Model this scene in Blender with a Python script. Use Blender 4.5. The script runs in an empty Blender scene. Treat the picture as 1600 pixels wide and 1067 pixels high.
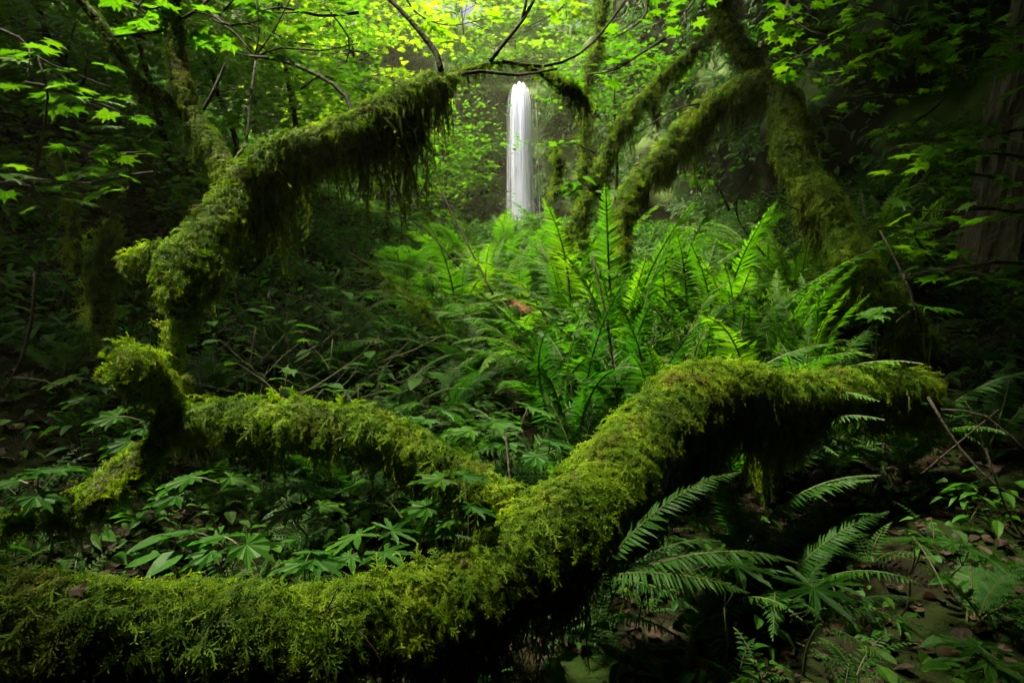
import bpy, math, random
import numpy as np
from mathutils import Vector, Matrix, Euler, noise

R = math.radians
random.seed(11)
rs = np.random.RandomState(11)
S = bpy.context.scene
COL = S.collection

# ------------------------------------------------------------------ camera, sky, sun, exposure
FPX = 978.0                      # focal length in photo pixels (1600 wide)
CAMZ = 1.15
PITCH = math.atan((533.5 - 430.0) / FPX)
cam_d = bpy.data.cameras.new('camera')
cam_d.sensor_width = 36.0
cam_d.lens = FPX * 36.0 / 1600.0
cam_d.clip_start = 0.05
cam_d.clip_end = 500
cam = bpy.data.objects.new('camera', cam_d)
COL.objects.link(cam)
cam.location = (0, 0, CAMZ)
cam.rotation_euler = (R(90) - PITCH, 0, 0)
S.camera = cam

SUN_EL, SUN_AZ = 67.0, -72.0       # azimuth measured from +Y (behind the fall) towards +X
world = bpy.data.worlds.new('World')
S.world = world
world.use_nodes = True
wn = world.node_tree
sky = wn.nodes.new('ShaderNodeTexSky')
sky.sky_type = 'NISHITA'
sky.sun_disc = False
sky.sun_elevation = R(SUN_EL)
sky.sun_rotation = R(SUN_AZ)
sky.air_density = 0.7
sky.dust_density = 8.0
sky.ozone_density = 0.0
bg = wn.nodes['Background']
bg.inputs['Strength'].default_value = 0.055
wn.links.new(sky.outputs['Color'], bg.inputs['Color'])

sun_d = bpy.data.lights.new('sun', 'SUN')
sun_d.energy = 5.0
sun_d.angle = R(6)
sun_d.color = (1.0, 0.91, 0.68)
sun = bpy.data.objects.new('sun', sun_d)
COL.objects.link(sun)
sd = Vector((math.sin(R(SUN_AZ)) * math.cos(R(SUN_EL)), math.cos(R(SUN_AZ)) * math.cos(R(SUN_EL)), math.sin(R(SUN_EL))))
sun.rotation_euler = sd.to_track_quat('Z', 'Y').to_euler()

S.view_settings.view_transform = 'Standard'
S.view_settings.look = 'None'
S.view_settings.exposure = 1.78
S.view_settings.gamma = 1.0
S.render.engine = 'CYCLES'
S.cycles.use_denoising = True
S.cycles.use_adaptive_sampling = True
S.cycles.adaptive_threshold = 0.05
S.cycles.adaptive_min_samples = 12
S.cycles.max_bounces = 5
S.cycles.diffuse_bounces = 3
S.cycles.glossy_bounces = 2
S.cycles.transmission_bounces = 4
S.cycles.transparent_max_bounces = 10
S.cycles.volume_bounces = 0
S.cycles.caustics_reflective = False
S.cycles.caustics_refractive = False
S.cycles.sample_clamp_indirect = 4.0

# ------------------------------------------------------------------ helpers
CP, SP = math.cos(PITCH), math.sin(PITCH)


def P(px, py, d):
    """the point seen at photo pixel (px, py), d metres in front of the camera"""
    u = (px - 800.0) / FPX * d
    v = (533.5 - py) / FPX * d
    return np.array([u, d * CP + v * SP, CAMZ - d * SP + v * CP])


def sst(a, b, x):
    t = np.clip((x - a) / (b - a), 0, 1)
    return t * t * (3 - 2 * t)


def ground_h(x, y):
    x = np.asarray(x, float); y = np.asarray(y, float)
    yy = np.maximum(y - 2.0, 0)
    z = 0.17 * np.minimum(yy, 11) + 0.09 * np.maximum(yy - 11, 0)
    l = np.clip(-(x + 0.9 + 0.10 * np.maximum(y, 0)), 0, 9)
    z = z + 0.45 * l ** 1.15
    r = np.clip(x - 2.0 - 0.14 * np.maximum(y, 0), 0, 9)
    z = z + 0.42 * r ** 1.15
    z = z + 0.09 * np.sin(x * 1.7 + 0.6 * y) * np.cos(y * 1.3 - .4 * x) * sst(1.5, 4, y + 2)
    z = z + 0.04 * np.sin(x * 4.1 + 1.0) * np.sin(y * 3.7)
    return z


def G(px, d):
    x = (px - 800.0) / FPX * d
    return Vector((x, d, float(ground_h(x, d))))


def mesh(name, v, f, mats=(), mi=None, smooth=True, attr=None):
    me = bpy.data.meshes.new(name)
    v = np.asarray(v, dtype=float)
    me.from_pydata(v.tolist(), [], [tuple(int(i) for i in q) for q in f])
    for m in mats:
        me.materials.append(m)
    if mi is not None:
        me.polygons.foreach_set('material_index', np.asarray(mi, dtype=np.int32))
    if smooth:
        me.polygons.foreach_set('use_smooth', np.ones(len(me.polygons), dtype=bool))
    if attr is not None:
        a = me.attributes.new('var', 'FLOAT', 'POINT')
        a.data.foreach_set('value', np.asarray(attr, dtype=np.float32))
    me.update()
    return me


def link(name, data, parent=None, loc=None, rot=None, scl=None):
    o = bpy.data.objects.new(name, data)
    COL.objects.link(o)
    if parent is not None:
        o.parent = parent
    if loc is not None:
        o.location = loc
    if rot is not None:
        o.rotation_euler = rot
    if scl is not None:
        o.scale = (scl, scl, scl) if np.isscalar(scl) else scl
    return o


def tag(o, label=None, cat=None, group=None, kind=None):
    if label: o['label'] = label
    if cat: o['category'] = cat
    if group: o['group'] = group
    if kind: o['kind'] = kind
    return o


def empty(name, loc, label, cat, group=None, rz=0.0):
    o = link(name, None, None, loc, (0, 0, rz))
    o.empty_display_size = 0.1
    return tag(o, label, cat, group)


class MB:
    """collects triangles / quads"""
    def __init__(s):
        s.v = []; s.f = []; s.a = []; s.m = []

    def add(s, v, f, a=0.0, m=0):
        b = len(s.v)
        s.v.extend([tuple(p) for p in v])
        if np.isscalar(a):
            s.a.extend([a] * len(v))
        else:
            s.a.extend(list(a))
        for q in f:
            s.f.append(tuple(i + b for i in q)); s.m.append(m)

    def mesh(s, name, mats, smooth=True):
        return mesh(name, s.v, s.f, mats, s.m, smooth, s.a)


def catmull(pts, step):
    """smooth path through rows (x, y, z, r)"""
    p = np.asarray(pts, float)
    p = np.vstack([2 * p[0] - p[1], p, 2 * p[-1] - p[-2]])
    out = []
    for i in range(1, len(p) - 2):
        n = max(2, int(np.linalg.norm(p[i + 1][:3] - p[i][:3]) / step))
        for k in range(n):
            t = k / n
            out.append(0.5 * (2 * p[i] + (p[i + 1] - p[i - 1]) * t + (2 * p[i - 1] - 5 * p[i] + 4 * p[i + 1] - p[i + 2]) * t * t
                              + (3 * p[i] - p[i - 1] - 3 * p[i + 1] + p[i + 2]) * t ** 3))
    out.append(p[-2])
    return np.array(out)


def frames(path):
    t = np.gradient(path[:, :3], axis=0)
    t /= np.linalg.norm(t, axis=1)[:, None] + 1e-9
    n = np.zeros_like(t)
    up = np.array([0.0, 0, 1]) if abs(t[0][2]) < .9 else np.array([1.0, 0, 0])
    c = up - t[0] * up.dot(t[0])
    for i in range(len(t)):
        c = c - t[i] * c.dot(t[i])
        c /= np.linalg.norm(c) + 1e-9
        n[i] = c
    return t, n, np.cross(t, n)


def lump(p, f, seed):
    return noise.noise(Vector((p[0] * f + seed, p[1] * f - seed, p[2] * f)))


def tube(path, sides, lumpy=0.0, freq=6.0, seed=0.0, cap=True):
    t, n, b = frames(path)
    N = len(path)
    v = np.zeros((N, sides, 3))
    for i in range(N):
        for j in range(sides):
            th = 2 * math.pi * j / sides
            d = n[i] * math.cos(th) + b[i] * math.sin(th)
            r = path[i, 3]
            if lumpy:
                q = path[i, :3] + d * r
                r *= 1 + lumpy * (lump(q, freq, seed) * .75 + lump(q, freq * 2.6, seed + 9) * .45)
            v[i, j] = path[i, :3] + d * r
    f = []
    for i in range(N - 1):
        for j in range(sides):
            k = (j + 1) % sides
            f.append((i * sides + j, i * sides + k, (i + 1) * sides + k, (i + 1) * sides + j))
    vv = v.reshape(-1, 3)
    if cap:
        vv = np.vstack([vv, path[0, :3], path[-1, :3]])
        a, z = N * sides, N * sides + 1
        for j in range(sides):
            k = (j + 1) % sides
            f.append((a, k, j)); f.append((z, (N - 1) * sides + j, (N - 1) * sides + k))
    return vv, f, v, (t, n, b)


# ------------------------------------------------------------------ materials
def nodes_of(name):
    m = bpy.data.materials.new(name)
    m.use_nodes = True
    nt = m.node_tree
    nt.nodes.clear()
    out = nt.nodes.new('ShaderNodeOutputMaterial')
    return m, nt, out


def N(nt, kind, **kw):
    n = nt.nodes.new(kind)
    for k, v in kw.items():
        if k in n.inputs:
            n.inputs[k].default_value = v
        else:
            setattr(n, k, v)
    return n


def ramp(nt, fac, stops):
    r = nt.nodes.new('ShaderNodeValToRGB')
    while len(r.color_ramp.elements) < len(stops):
        r.color_ramp.elements.new(0.5)
    for e, (p, c) in zip(r.color_ramp.elements, stops):
        e.position = p
        e.color = (*c, 1)
    nt.links.new(fac, r.inputs['Fac'])
    return r.outputs['Color']


def foliage(name, stops, trans, tfac=0.45, rough=0.5, spec=0.35, nscale=14.0, attw=0.6, patch=0.0, old=None):
    """leaf or moss: colour varies by object, by piece and by fine mottling; light passes through"""
    m, nt, out = nodes_of(name)
    L = nt.links.new
    oi = N(nt, 'ShaderNodeObjectInfo')
    at = N(nt, 'ShaderNodeAttribute', attribute_name='var')
    tc = N(nt, 'ShaderNodeTexCoord')
    nz = N(nt, 'ShaderNodeTexNoise', Scale=nscale, Detail=3.0)
    L(tc.outputs['Object'], nz.inputs['Vector'])
    a = N(nt, 'ShaderNodeMath', operation='MULTIPLY'); a.inputs[1].default_value = attw
    L(at.outputs['Fac'], a.inputs[0])
    b = N(nt, 'ShaderNodeMath', operation='MULTIPLY_ADD'); b.inputs[1].default_value = 1 - attw - .05
    L(oi.outputs['Random'], b.inputs[0]); L(a.outputs[0], b.inputs[2])
    c = N(nt, 'ShaderNodeMath', operation='MULTIPLY_ADD'); c.inputs[1].default_value = 0.5
    L(nz.outputs['Fac'], c.inputs[0]); L(b.outputs[0], c.inputs[2])
    d = N(nt, 'ShaderNodeMath', operation='SUBTRACT', use_clamp=True); d.inputs[1].default_value = 0.22
    L(c.outputs[0], d.inputs[0])
    fac = d.outputs[0]
    if patch:                                     # cushions of different age and species
        ge = N(nt, 'ShaderNodeNewGeometry')
        pn = N(nt, 'ShaderNodeTexNoise', Scale=4.5, Detail=3.0); L(ge.outputs['Position'], pn.inputs['Vector'])
        ps = N(nt, 'ShaderNodeMath', operation='MULTIPLY_ADD'); ps.inputs[1].default_value = patch * 2; ps.inputs[2].default_value = -patch
        L(pn.outputs['Fac'], ps.inputs[0])
        pa = N(nt, 'ShaderNodeMath', operation='ADD', use_clamp=True); L(fac, pa.inputs[0]); L(ps.outputs[0], pa.inputs[1])
        fac = pa.outputs[0]
    col = ramp(nt, fac, stops)
    if old:                                       # brown, dying patches
        on = N(nt, 'ShaderNodeTexNoise', Scale=7.0, Detail=4.0); L(ge.outputs['Position'], on.inputs['Vector'])
        om = N(nt, 'ShaderNodeMapRange'); om.inputs['From Min'].default_value = .56; om.inputs['From Max'].default_value = .72; om.inputs['To Max'].default_value = .7
        L(on.outputs['Fac'], om.inputs['Value'])
        ox = N(nt, 'ShaderNodeMix', data_type='RGBA'); L(om.outputs[0], ox.inputs[0]); L(col, ox.inputs[6]); ox.inputs[7].default_value = (*old, 1)
        col = ox.outputs[2]
    p = N(nt, 'ShaderNodeBsdfPrincipled', Roughness=rough)
    p.inputs['Specular IOR Level'].default_value = spec
    L(col, p.inputs['Base Color'])
    tr = N(nt, 'ShaderNodeBsdfTranslucent')
    mx = N(nt, 'ShaderNodeMix', data_type='RGBA', blend_type='MULTIPLY')
    mx.inputs[0].default_value = 1.0
    L(col, mx.inputs[6]); mx.inputs[7].default_value = (*trans, 1)
    L(mx.outputs[2], tr.inputs['Color'])
    ms = N(nt, 'ShaderNodeMixShader', Fac=tfac)
    L(p.outputs[0], ms.inputs[1]); L(tr.outputs[0], ms.inputs[2])
    L(ms.outputs[0], out.inputs['Surface'])
    return m


def solid(name, stops, rough=0.9, scale=6.0, bump=0.4, bscale=25.0, stretch=None, spec=0.25, topcol=None, moss0=.55, moss1=.95):
    """rock, soil, bark: noise colours with fine relief; topcol = what grows on the upward faces"""
    m, nt, out = nodes_of(name)
    L = nt.links.new
    tc = N(nt, 'ShaderNodeTexCoord')
    vec = tc.outputs['Object']
    if stretch:
        mp = N(nt, 'ShaderNodeMapping'); mp.inputs['Scale'].default_value = stretch
        L(vec, mp.inputs['Vector']); vec = mp.outputs['Vector']
    nz = N(nt, 'ShaderNodeTexNoise', Scale=scale, Detail=8.0, Roughness=0.62)
    L(vec, nz.inputs['Vector'])
    col = ramp(nt, nz.outputs['Fac'], stops)
    if topcol:
        g = N(nt, 'ShaderNodeNewGeometry')
        sx = N(nt, 'ShaderNodeSeparateXYZ'); L(g.outputs['Normal'], sx.inputs[0])
        n2 = N(nt, 'ShaderNodeTexNoise', Scale=scale * .6, Detail=6.0); L(vec, n2.inputs['Vector'])
        ad = N(nt, 'ShaderNodeMath', operation='ADD'); L(sx.outputs['Z'], ad.inputs[0]); L(n2.outputs['Fac'], ad.inputs[1])
        mr = N(nt, 'ShaderNodeMapRange'); mr.inputs['From Min'].default_value = moss0; mr.inputs['From Max'].default_value = moss1
        L(ad.outputs[0], mr.inputs['Value'])
        mx = N(nt, 'ShaderNodeMix', data_type='RGBA'); L(mr.outputs[0], mx.inputs[0]); L(col, mx.inputs[6]); mx.inputs[7].default_value = (*topcol, 1)
        col = mx.outputs[2]
    p = N(nt, 'ShaderNodeBsdfPrincipled', Roughness=rough)
    p.inputs['Specular IOR Level'].default_value = spec
    L(col, p.inputs['Base Color'])
    bn = N(nt, 'ShaderNodeTexNoise', Scale=bscale, Detail=6.0); L(vec, bn.inputs['Vector'])
    bp = N(nt, 'ShaderNodeBump', Strength=bump, Distance=0.03); L(bn.outputs['Fac'], bp.inputs['Height'])
    L(bp.outputs[0], p.inputs['Normal'])
    L(p.outputs[0], out.inputs['Surface'])
    return m


M_moss = foliage('moss', [(0, (.013, .032, .003)), (.32, (.054, .115, .005)), (.62, (.150, .250, .009)), (1, (.37, .41, .026))],
                 (1.6, 1.7, .5), .45, .7, .12, 9.0, .62, .55, (.10, .085, .018))
M_beard = foliage('hanging_moss', [(0, (.028, .044, .005)), (.5, (.085, .125, .008)), (1, (.17, .21, .018))],
                  (1.4, 1.5, .6), .40, .8, .08, 9.0, .5)
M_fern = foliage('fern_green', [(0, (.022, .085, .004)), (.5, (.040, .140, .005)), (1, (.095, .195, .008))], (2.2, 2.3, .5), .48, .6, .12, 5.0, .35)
M_fern_shade = foliage('fern_shade_green', [(0, (.010, .050, .006)), (.5, (.020, .085, .007)), (1, (.045, .120, .009))], (1.8, 2.1, .6), .40, .55, .18, 5.0, .35)  # darker copy of the fern green, shade put into the colour
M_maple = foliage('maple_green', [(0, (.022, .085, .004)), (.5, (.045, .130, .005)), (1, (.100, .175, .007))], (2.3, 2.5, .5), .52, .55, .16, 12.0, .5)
M_maple_lit = foliage('maple_backlit_green', [(0, (.055, .15, .004)), (.5, (.105, .215, .006)), (1, (.175, .27, .010))], (2.3, 2.4, .5), .58, .55, .12, 2.0, .35)  # lighter copy of the maple green, backlight put into the colour
M_herb = foliage('herb_green', [(0, (.012, .058, .006)), (.5, (.026, .100, .007)), (1, (.06, .140, .010))], (2.0, 2.2, .6), .44, .55, .16, 10.0, .4)
M_rachis = solid('fern_stalk', [(.3, (.035, .055, .012)), (.7, (.085, .095, .025))], .6, 30, .1)
M_stem = solid('green_stem', [(.3, (.035, .055, .015)), (.7, (.08, .09, .03))], .6, 30, .1)
M_bark = solid('mossy_bark', [(.3, (.016, .018, .008)), (.55, (.035, .036, .014)), (.75, (.06, .058, .025))], .95, 14, .8, 40, topcol=(.05, .065, .010))
M_twig = solid('bare_twig', [(.3, (.014, .013, .008)), (.6, (.030, .026, .016)), (.8, (.055, .046, .03))], .85, 20, .5, 60)
M_fir = solid('conifer_bark', [(.3, (.014, .013, .009)), (.5, (.045, .040, .026)), (.72, (.10, .085, .055))], .95, 6, 1.0, 16, (1.6, 1.6, .45))
M_rot = solid('rotten_wood', [(.3, (.03, .014, .007)), (.5, (.11, .045, .018)), (.75, (.24, .12, .055))], .9, 9, .9, 22, (1, 1, 1))
M_soil = solid('forest_soil', [(.3, (.004, .0035, .0025)), (.5, (.010, .008, .005)), (.7, (.022, .017, .010))], .95, 5, .9, 18, spec=.04, topcol=(.010, .022, .003), moss0=1.3, moss1=1.65)
M_rock = solid('wet_basalt', [(.3, (.005, .005, .004)), (.5, (.014, .014, .009)), (.7, (.032, .030, .018))], .75, 2.2, 1.0, 6, spec=.25, topcol=(.055, .105, .005), moss0=.42, moss1=.85)
M_dead = foliage('dead_leaf', [(0, (.012, .007, .004)), (.5, (.028, .017, .009)), (1, (.065, .042, .020))], (1.2, 1.0, .8), .25, .7, .25, 8.0, .4)

# water: white, scatters and passes light
M_water, nt, out = nodes_of('falling_water')
df = N(nt, 'ShaderNodeBsdfDiffuse'); df.inputs['Color'].default_value = (.82, .86, 1.0, 1)
tl = N(nt, 'ShaderNodeBsdfTranslucent'); tl.inputs['Color'].default_value = (.86, .90, 1.0, 1)
mm = N(nt, 'ShaderNodeMixShader', Fac=.5)
nt.links.new(df.outputs[0], mm.inputs[1]); nt.links.new(tl.outputs[0], mm.inputs[2]); nt.links.new(mm.outputs[0], out.inputs['Surface'])


# ------------------------------------------------------------------ scattering (moss, litter, ground cover): geometry nodes
def scatter_group(name, meshes):
    ng = bpy.data.node_groups.new(name, 'GeometryNodeTree')
    ng.interface.new_socket('Geometry', in_out='INPUT', socket_type='NodeSocketGeometry')
    ng.interface.new_socket('Geometry', in_out='OUTPUT', socket_type='NodeSocketGeometry')
    n = ng.nodes
    gi = n.new('NodeGroupInput'); go = n.new('NodeGroupOutput')
    g2i = n.new('GeometryNodeGeometryToInstance')
    for me in reversed(meshes):
        src = bpy.data.objects.new(me.name, me)      # source shape, not linked to the scene
        oi = n.new('GeometryNodeObjectInfo')
        oi.inputs['Object'].default_value = src
        ng.links.new(oi.outputs['Geometry'], g2i.inputs[0])
    iop = n.new('GeometryNodeInstanceOnPoints')
    iop.inputs['Pick Instance'].default_value = True
    for nm, ty, so in (('idx', 'INT', 'Instance Index'), ('rot', 'FLOAT_VECTOR', 'Rotation'), ('scl', 'FLOAT_VECTOR', 'Scale')):
        na = n.new('GeometryNodeInputNamedAttribute')
        na.data_type = ty
        na.inputs['Name'].default_value = nm
        ng.links.new(na.outputs['Attribute'], iop.inputs[so])
    ng.links.new(gi.outputs[0], iop.inputs['Points'])
    ng.links.new(g2i.outputs[0], iop.inputs['Instance'])
    ng.links.new(iop.outputs[0], go.inputs[0])
    return ng


def scatter(name, grp, nvar, pos, rot, scl, parent=None, mat=None):
    me = bpy.data.meshes.new(name)
    me.vertices.add(len(pos))
    me.vertices.foreach_set('co', np.asarray(pos, np.float32).ravel())
    a = me.attributes.new('rot', 'FLOAT_VECTOR', 'POINT'); a.data.foreach_set('vector', np.asarray(rot, np.float32).ravel())
    scl = np.asarray(scl, np.float32)
    if scl.ndim == 1:
        scl = np.repeat(scl[:, None], 3, 1)
    a = me.attributes.new('scl', 'FLOAT_VECTOR', 'POINT'); a.data.foreach_set('vector', scl.ravel())
    a = me.attributes.new('idx', 'INT', 'POINT'); a.data.foreach_set('value', rs.randint(0, nvar, len(pos)).astype(np.int32))
    if mat:
        me.materials.append(mat)
    o = link(name, me, parent)
    md = o.modifiers.new('scatter', 'NODES')
    md.node_group = grp
    o['kind'] = 'stuff'
    return o


def basis_euler(X, Z):
    """euler for a frame with local Z along Z and local X close to X"""
    Z = Z / (np.linalg.norm(Z) + 1e-9)
    X = X - Z * X.dot(Z)
    n = np.linalg.norm(X)
    if n < 1e-4:
        X = np.array([1.0, 0, 0]) - Z * Z[0]; n = np.linalg.norm(X) + 1e-9
    X = X / n
    Y = np.cross(Z, X)
    return tuple(Matrix(((X[0], Y[0], Z[0]), (X[1], Y[1], Z[1]), (X[2], Y[2], Z[2]))).to_euler())


# ------------------------------------------------------------------ moss shapes
def sprig(mb, o, rnd, L, yaw, f0=None):
    """one feathery moss shoot: starts along the normal (Z), bends over and hangs along X"""
    n = 8
    phi = f0 if f0 is not None else rnd.uniform(.5, 1.25)
    dphi = rnd.uniform(1.2, 2.6) / n
    p = np.array(o, float)
    cy, sy = math.cos(yaw), math.sin(yaw)
    base = len(mb.v)
    pts, dirs = [], []
    for k in range(n + 1):
        d = np.array([math.cos(phi) * cy, math.cos(phi) * sy, math.sin(phi)])
        pts.append(p.copy()); dirs.append(d)
        p = p + d * L / n
        phi -= dphi
        yy = rnd.uniform(-.35, .35)
        cy, sy = cy * math.cos(yy) - sy * math.sin(yy), sy * math.cos(yy) + cy * math.sin(yy)
    w = L * .022
    v, f, a = [], [], []
    for k in range(n + 1):
        side = np.cross(dirs[k], (0, 0, 1.0)); side /= np.linalg.norm(side) + 1e-6
        v += [pts[k] - side * w, pts[k] + side * w]
        a += [k / n * .5] * 2
        if k:
            f.append((2 * k - 2, 2 * k - 1, 2 * k + 1, 2 * k))
    mb.add(v, f, a)
    for k in range(1, n + 1):
        t = k / n
        side = np.cross(dirs[k], (0, 0, 1.0)); side /= np.linalg.norm(side) + 1e-6
        up = np.cross(side, dirs[k])
        ll = L * (.27 - .14 * t) * rnd.uniform(.45, 1.45)
        for s in (-1, 1):
            q = pts[k]
            tip = q + (side * s * rnd.uniform(.45, .95) + dirs[k] * rnd.uniform(.3, .9) - up * rnd.uniform(-.45, .6)) * ll
            mid = q + (side * s * .45 + dirs[k] * .40) * ll
            wv = dirs[k] * ll * .13
            mb.add([q, mid - wv, tip, mid + wv], [(0, 1, 2, 3)], [t * .45, t * .6 + .1, t * .6 + .4, t * .6 + .1])


def moss_patch(i, k=8, rad=.45, spread=1.1):
    rnd = random.Random(100 + i)
    mb = MB()
    for _ in range(k):
        a = rnd.uniform(0, 6.28); r = rad * math.sqrt(rnd.random())
        sprig(mb, (r * math.cos(a), r * math.sin(a), rnd.uniform(-.05, .05)), rnd, rnd.uniform(.4, 1.25), rnd.gauss(0, spread))
    return mb.mesh('moss_tuft', [M_moss], False)


def beard(i, k=7):
    """a bunch of hanging moss strands, unit length, hanging along -Z"""
    rnd = random.Random(300 + i)
    mb = MB()
    for _ in range(k):
        p = np.array([rnd.uniform(-.13, .13), rnd.uniform(-.13, .13), .05])
        L = rnd.uniform(.45, 1.05)
        n = 11
        wx, wy = rnd.uniform(-.03, .03), rnd.uniform(-.03, .03)
        pts = []
        for q in range(n + 1):
            pts.append(p.copy())
            wx = wx * .7 + rnd.uniform(-.02, .02); wy = wy * .7 + rnd.uniform(-.02, .02)
            p = p + np.array([wx, wy, -L / n])
        ang = rnd.uniform(0, 3.14)
        sd_ = np.array([math.cos(ang), math.sin(ang), 0])
        v, f = [], []
        for q, c in enumerate(pts):
            w = .016 * (1 - .7 * q / n)
            v += [c - sd_ * w, c + sd_ * w]
            if q: f.append((2 * q - 2, 2 * q - 1, 2 * q + 1, 2 * q))
        mb.add(v, f, .3)
        for q in range(1, n + 1):
            for _2 in range(2):
                a = rnd.uniform(0, 6.28); l = rnd.uniform(.04, .10) * (1.1 - .5 * q / n)
                d = np.array([math.cos(a), math.sin(a), -rnd.uniform(.5, 1.4)]) * l
                sv = np.array([-math.sin(a), math.cos(a), 0]) * l * .16
                c = pts[q]
                mb.add([c, c + d * .5 + sv, c + d, c + d * .5 - sv], [(0, 1, 2, 3)], rnd.uniform(.2, .9))
    return mb.mesh('moss_strand', [M_beard], False)


G_moss = scatter_group('moss_scatter', [moss_patch(i) for i in range(6)])
G_beard = scatter_group('beard_scatter', [beard(i) for i in range(6)])


LITTER_LATER = []


def mossy_limb(name, parent, pts, tuft=.045, dens=2600, hang=1.0, hang_len=.16, lumpy=.35, sides=14, step=.04, cover=1.0, seed=None, freq=6.0, mat=None, under=.55, litter=0):
    """pts: rows (px, py, depth, half width in px). Returns the limb with its moss and hanging moss as children."""
    seed = seed if seed is not None else rs.uniform(0, 50)
    tuft *= 1.2; dens *= .95
    rows = []
    for (px, py, d, w) in pts:
        rw = w / FPX * d
        rows.append([*P(px, py, d), max(.004, .42 * rw, rw - .62 * tuft)])
    path = catmull(rows, step)
    v, f, gv, (t, n, b) = tube(path, sides, lumpy, freq, seed)
    o = link(name, mesh(name, v, f, [mat or M_bark]), parent)
    seg = np.linalg.norm(np.diff(path[:, :3], axis=0), axis=1)
    area = (seg * path[:-1, 3] * 2 * math.pi)
    cnt = int(area.sum() * dens)
    pr = area / area.sum()
    idx = rs.choice(len(seg), cnt, p=pr)
    pos, rot, scl = [], [], []
    hp, hr, hs = [], [], []
    for i in idx:
        j = rs.randint(sides); fr = rs.rand(); fj = rs.rand()
        j2 = (j + 1) % sides
        q = (gv[i, j] * (1 - fj) + gv[i, j2] * fj) * (1 - fr) + (gv[i + 1, j] * (1 - fj) + gv[i + 1, j2] * fj) * fr
        c = path[i, :3] * (1 - fr) + path[i + 1, :3] * fr
        nn = q - c
        nn /= np.linalg.norm(nn) + 1e-9
        if nn[2] < -under and rs.rand() < .75:
            cl_ = noise.noise(Vector((q[0] * 5.5 + seed, q[1] * 5.5, q[2] * 5.5)))
            if rs.rand() < (.55 + 1.6 * cl_) * hang:
                hp.append(q + nn * .0); hr.append((rs.uniform(-.12, .12), rs.uniform(-.12, .12), rs.uniform(0, 6.28)))
                hs.append(hang_len * rs.uniform(.3, 1.0) * (.75 + 1.3 * max(0, cl_)) * (1.5 if rs.rand() < .12 else .85))
            continue
        if rs.rand() > cover * (1.0 if nn[2] > -.2 else .8):
            continue
        dn = np.array([0, 0, -1.0]) + t[i] * rs.normal(0, .35)
        if nn[2] > .6:
            sd_ = np.cross(t[i], nn) * (1 if rs.rand() < .5 else -1)
            dn = sd_ + t[i] * rs.normal(0, .7) + np.array([nn[0], nn[1], 0]) * 2.0
        z = nn + rs.normal(0, .18, 3)
        pos.append(q - nn * tuft * .15); rot.append(basis_euler(dn, z)); scl.append(tuft * rs.uniform(.5, 1.2) * (1.45 if rs.rand() < .22 else 1.0))
        if nn[2] < .25 and rs.rand() < .10 * hang:
            hp.append(q); hr.append((rs.uniform(-.15, .15), rs.uniform(-.15, .15), rs.uniform(0, 6.28))); hs.append(hang_len * rs.uniform(.3, .8))
    if pos:
        scatter('moss', G_moss, 6, pos, rot, scl, o, M_moss)
    if litter:
        tops = [k for k in range(len(pos)) if pos[k][2] > 0][:]
        pick = rs.choice(len(pos), litter)
        lp, lr = [], []
        for k in pick:
            lp.append(np.array(pos[k]) + np.array([0, 0, tuft * .55])); lr.append((rs.normal(0, .5), rs.normal(0, .5), rs.uniform(0, 6.28)))
        LITTER_LATER.append((o, lp, lr, rs.uniform(.010, .028, litter)))
    if hp:
        scatter('hanging_moss', G_beard, 6, hp, hr, hs, o, M_beard)
    return o


def twig(name, parent, pts, step=.08, sides=5, mat=None, jit=.0):
    rows = [[*(P(px, py, d) + rs.normal(0, jit, 3)), w] for (px, py, d, w) in pts]
    path = catmull(rows, step)
    v, f, _, _ = tube(path, sides)
    return link(name, mesh(name, v, f, [mat or M_twig]), parent)


# ================================================================== THE SETTING
# ground: one sheet, fine near the camera, reaching far behind the cliff
def axis(a, b, fine0, fine1, sf, sc):
    out = [a]
    while out[-1] < b:
        x = out[-1]
        out.append(x + (sf if fine0 <= x <= fine1 else sc))
    return np.array(out)


gx = axis(-38, 38, -7, 8, .09, 1.5)
gy = axis(-20, 50, -1, 14, .09, 1.2)
XX, YY = np.meshgrid(gx, gy)
ZZ = ground_h(XX, YY)
ZZ = ZZ + rs.normal(0, .012, ZZ.shape)
gvv = np.stack([XX, YY, ZZ], -1).reshape(-1, 3)
nx_, ny_ = len(gx), len(gy)
ii, jj = np.meshgrid(np.arange(nx_ - 1), np.arange(ny_ - 1))
a0 = (jj * nx_ + ii).ravel()
gf = np.stack([a0, a0 + 1, a0 + nx_ + 1, a0 + nx_], -1)
ground = link('ground', mesh('ground', gvv, gf, [M_soil]))
tag(ground, 'dark forest soil sloping up to the waterfall', kind='structure')

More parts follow.
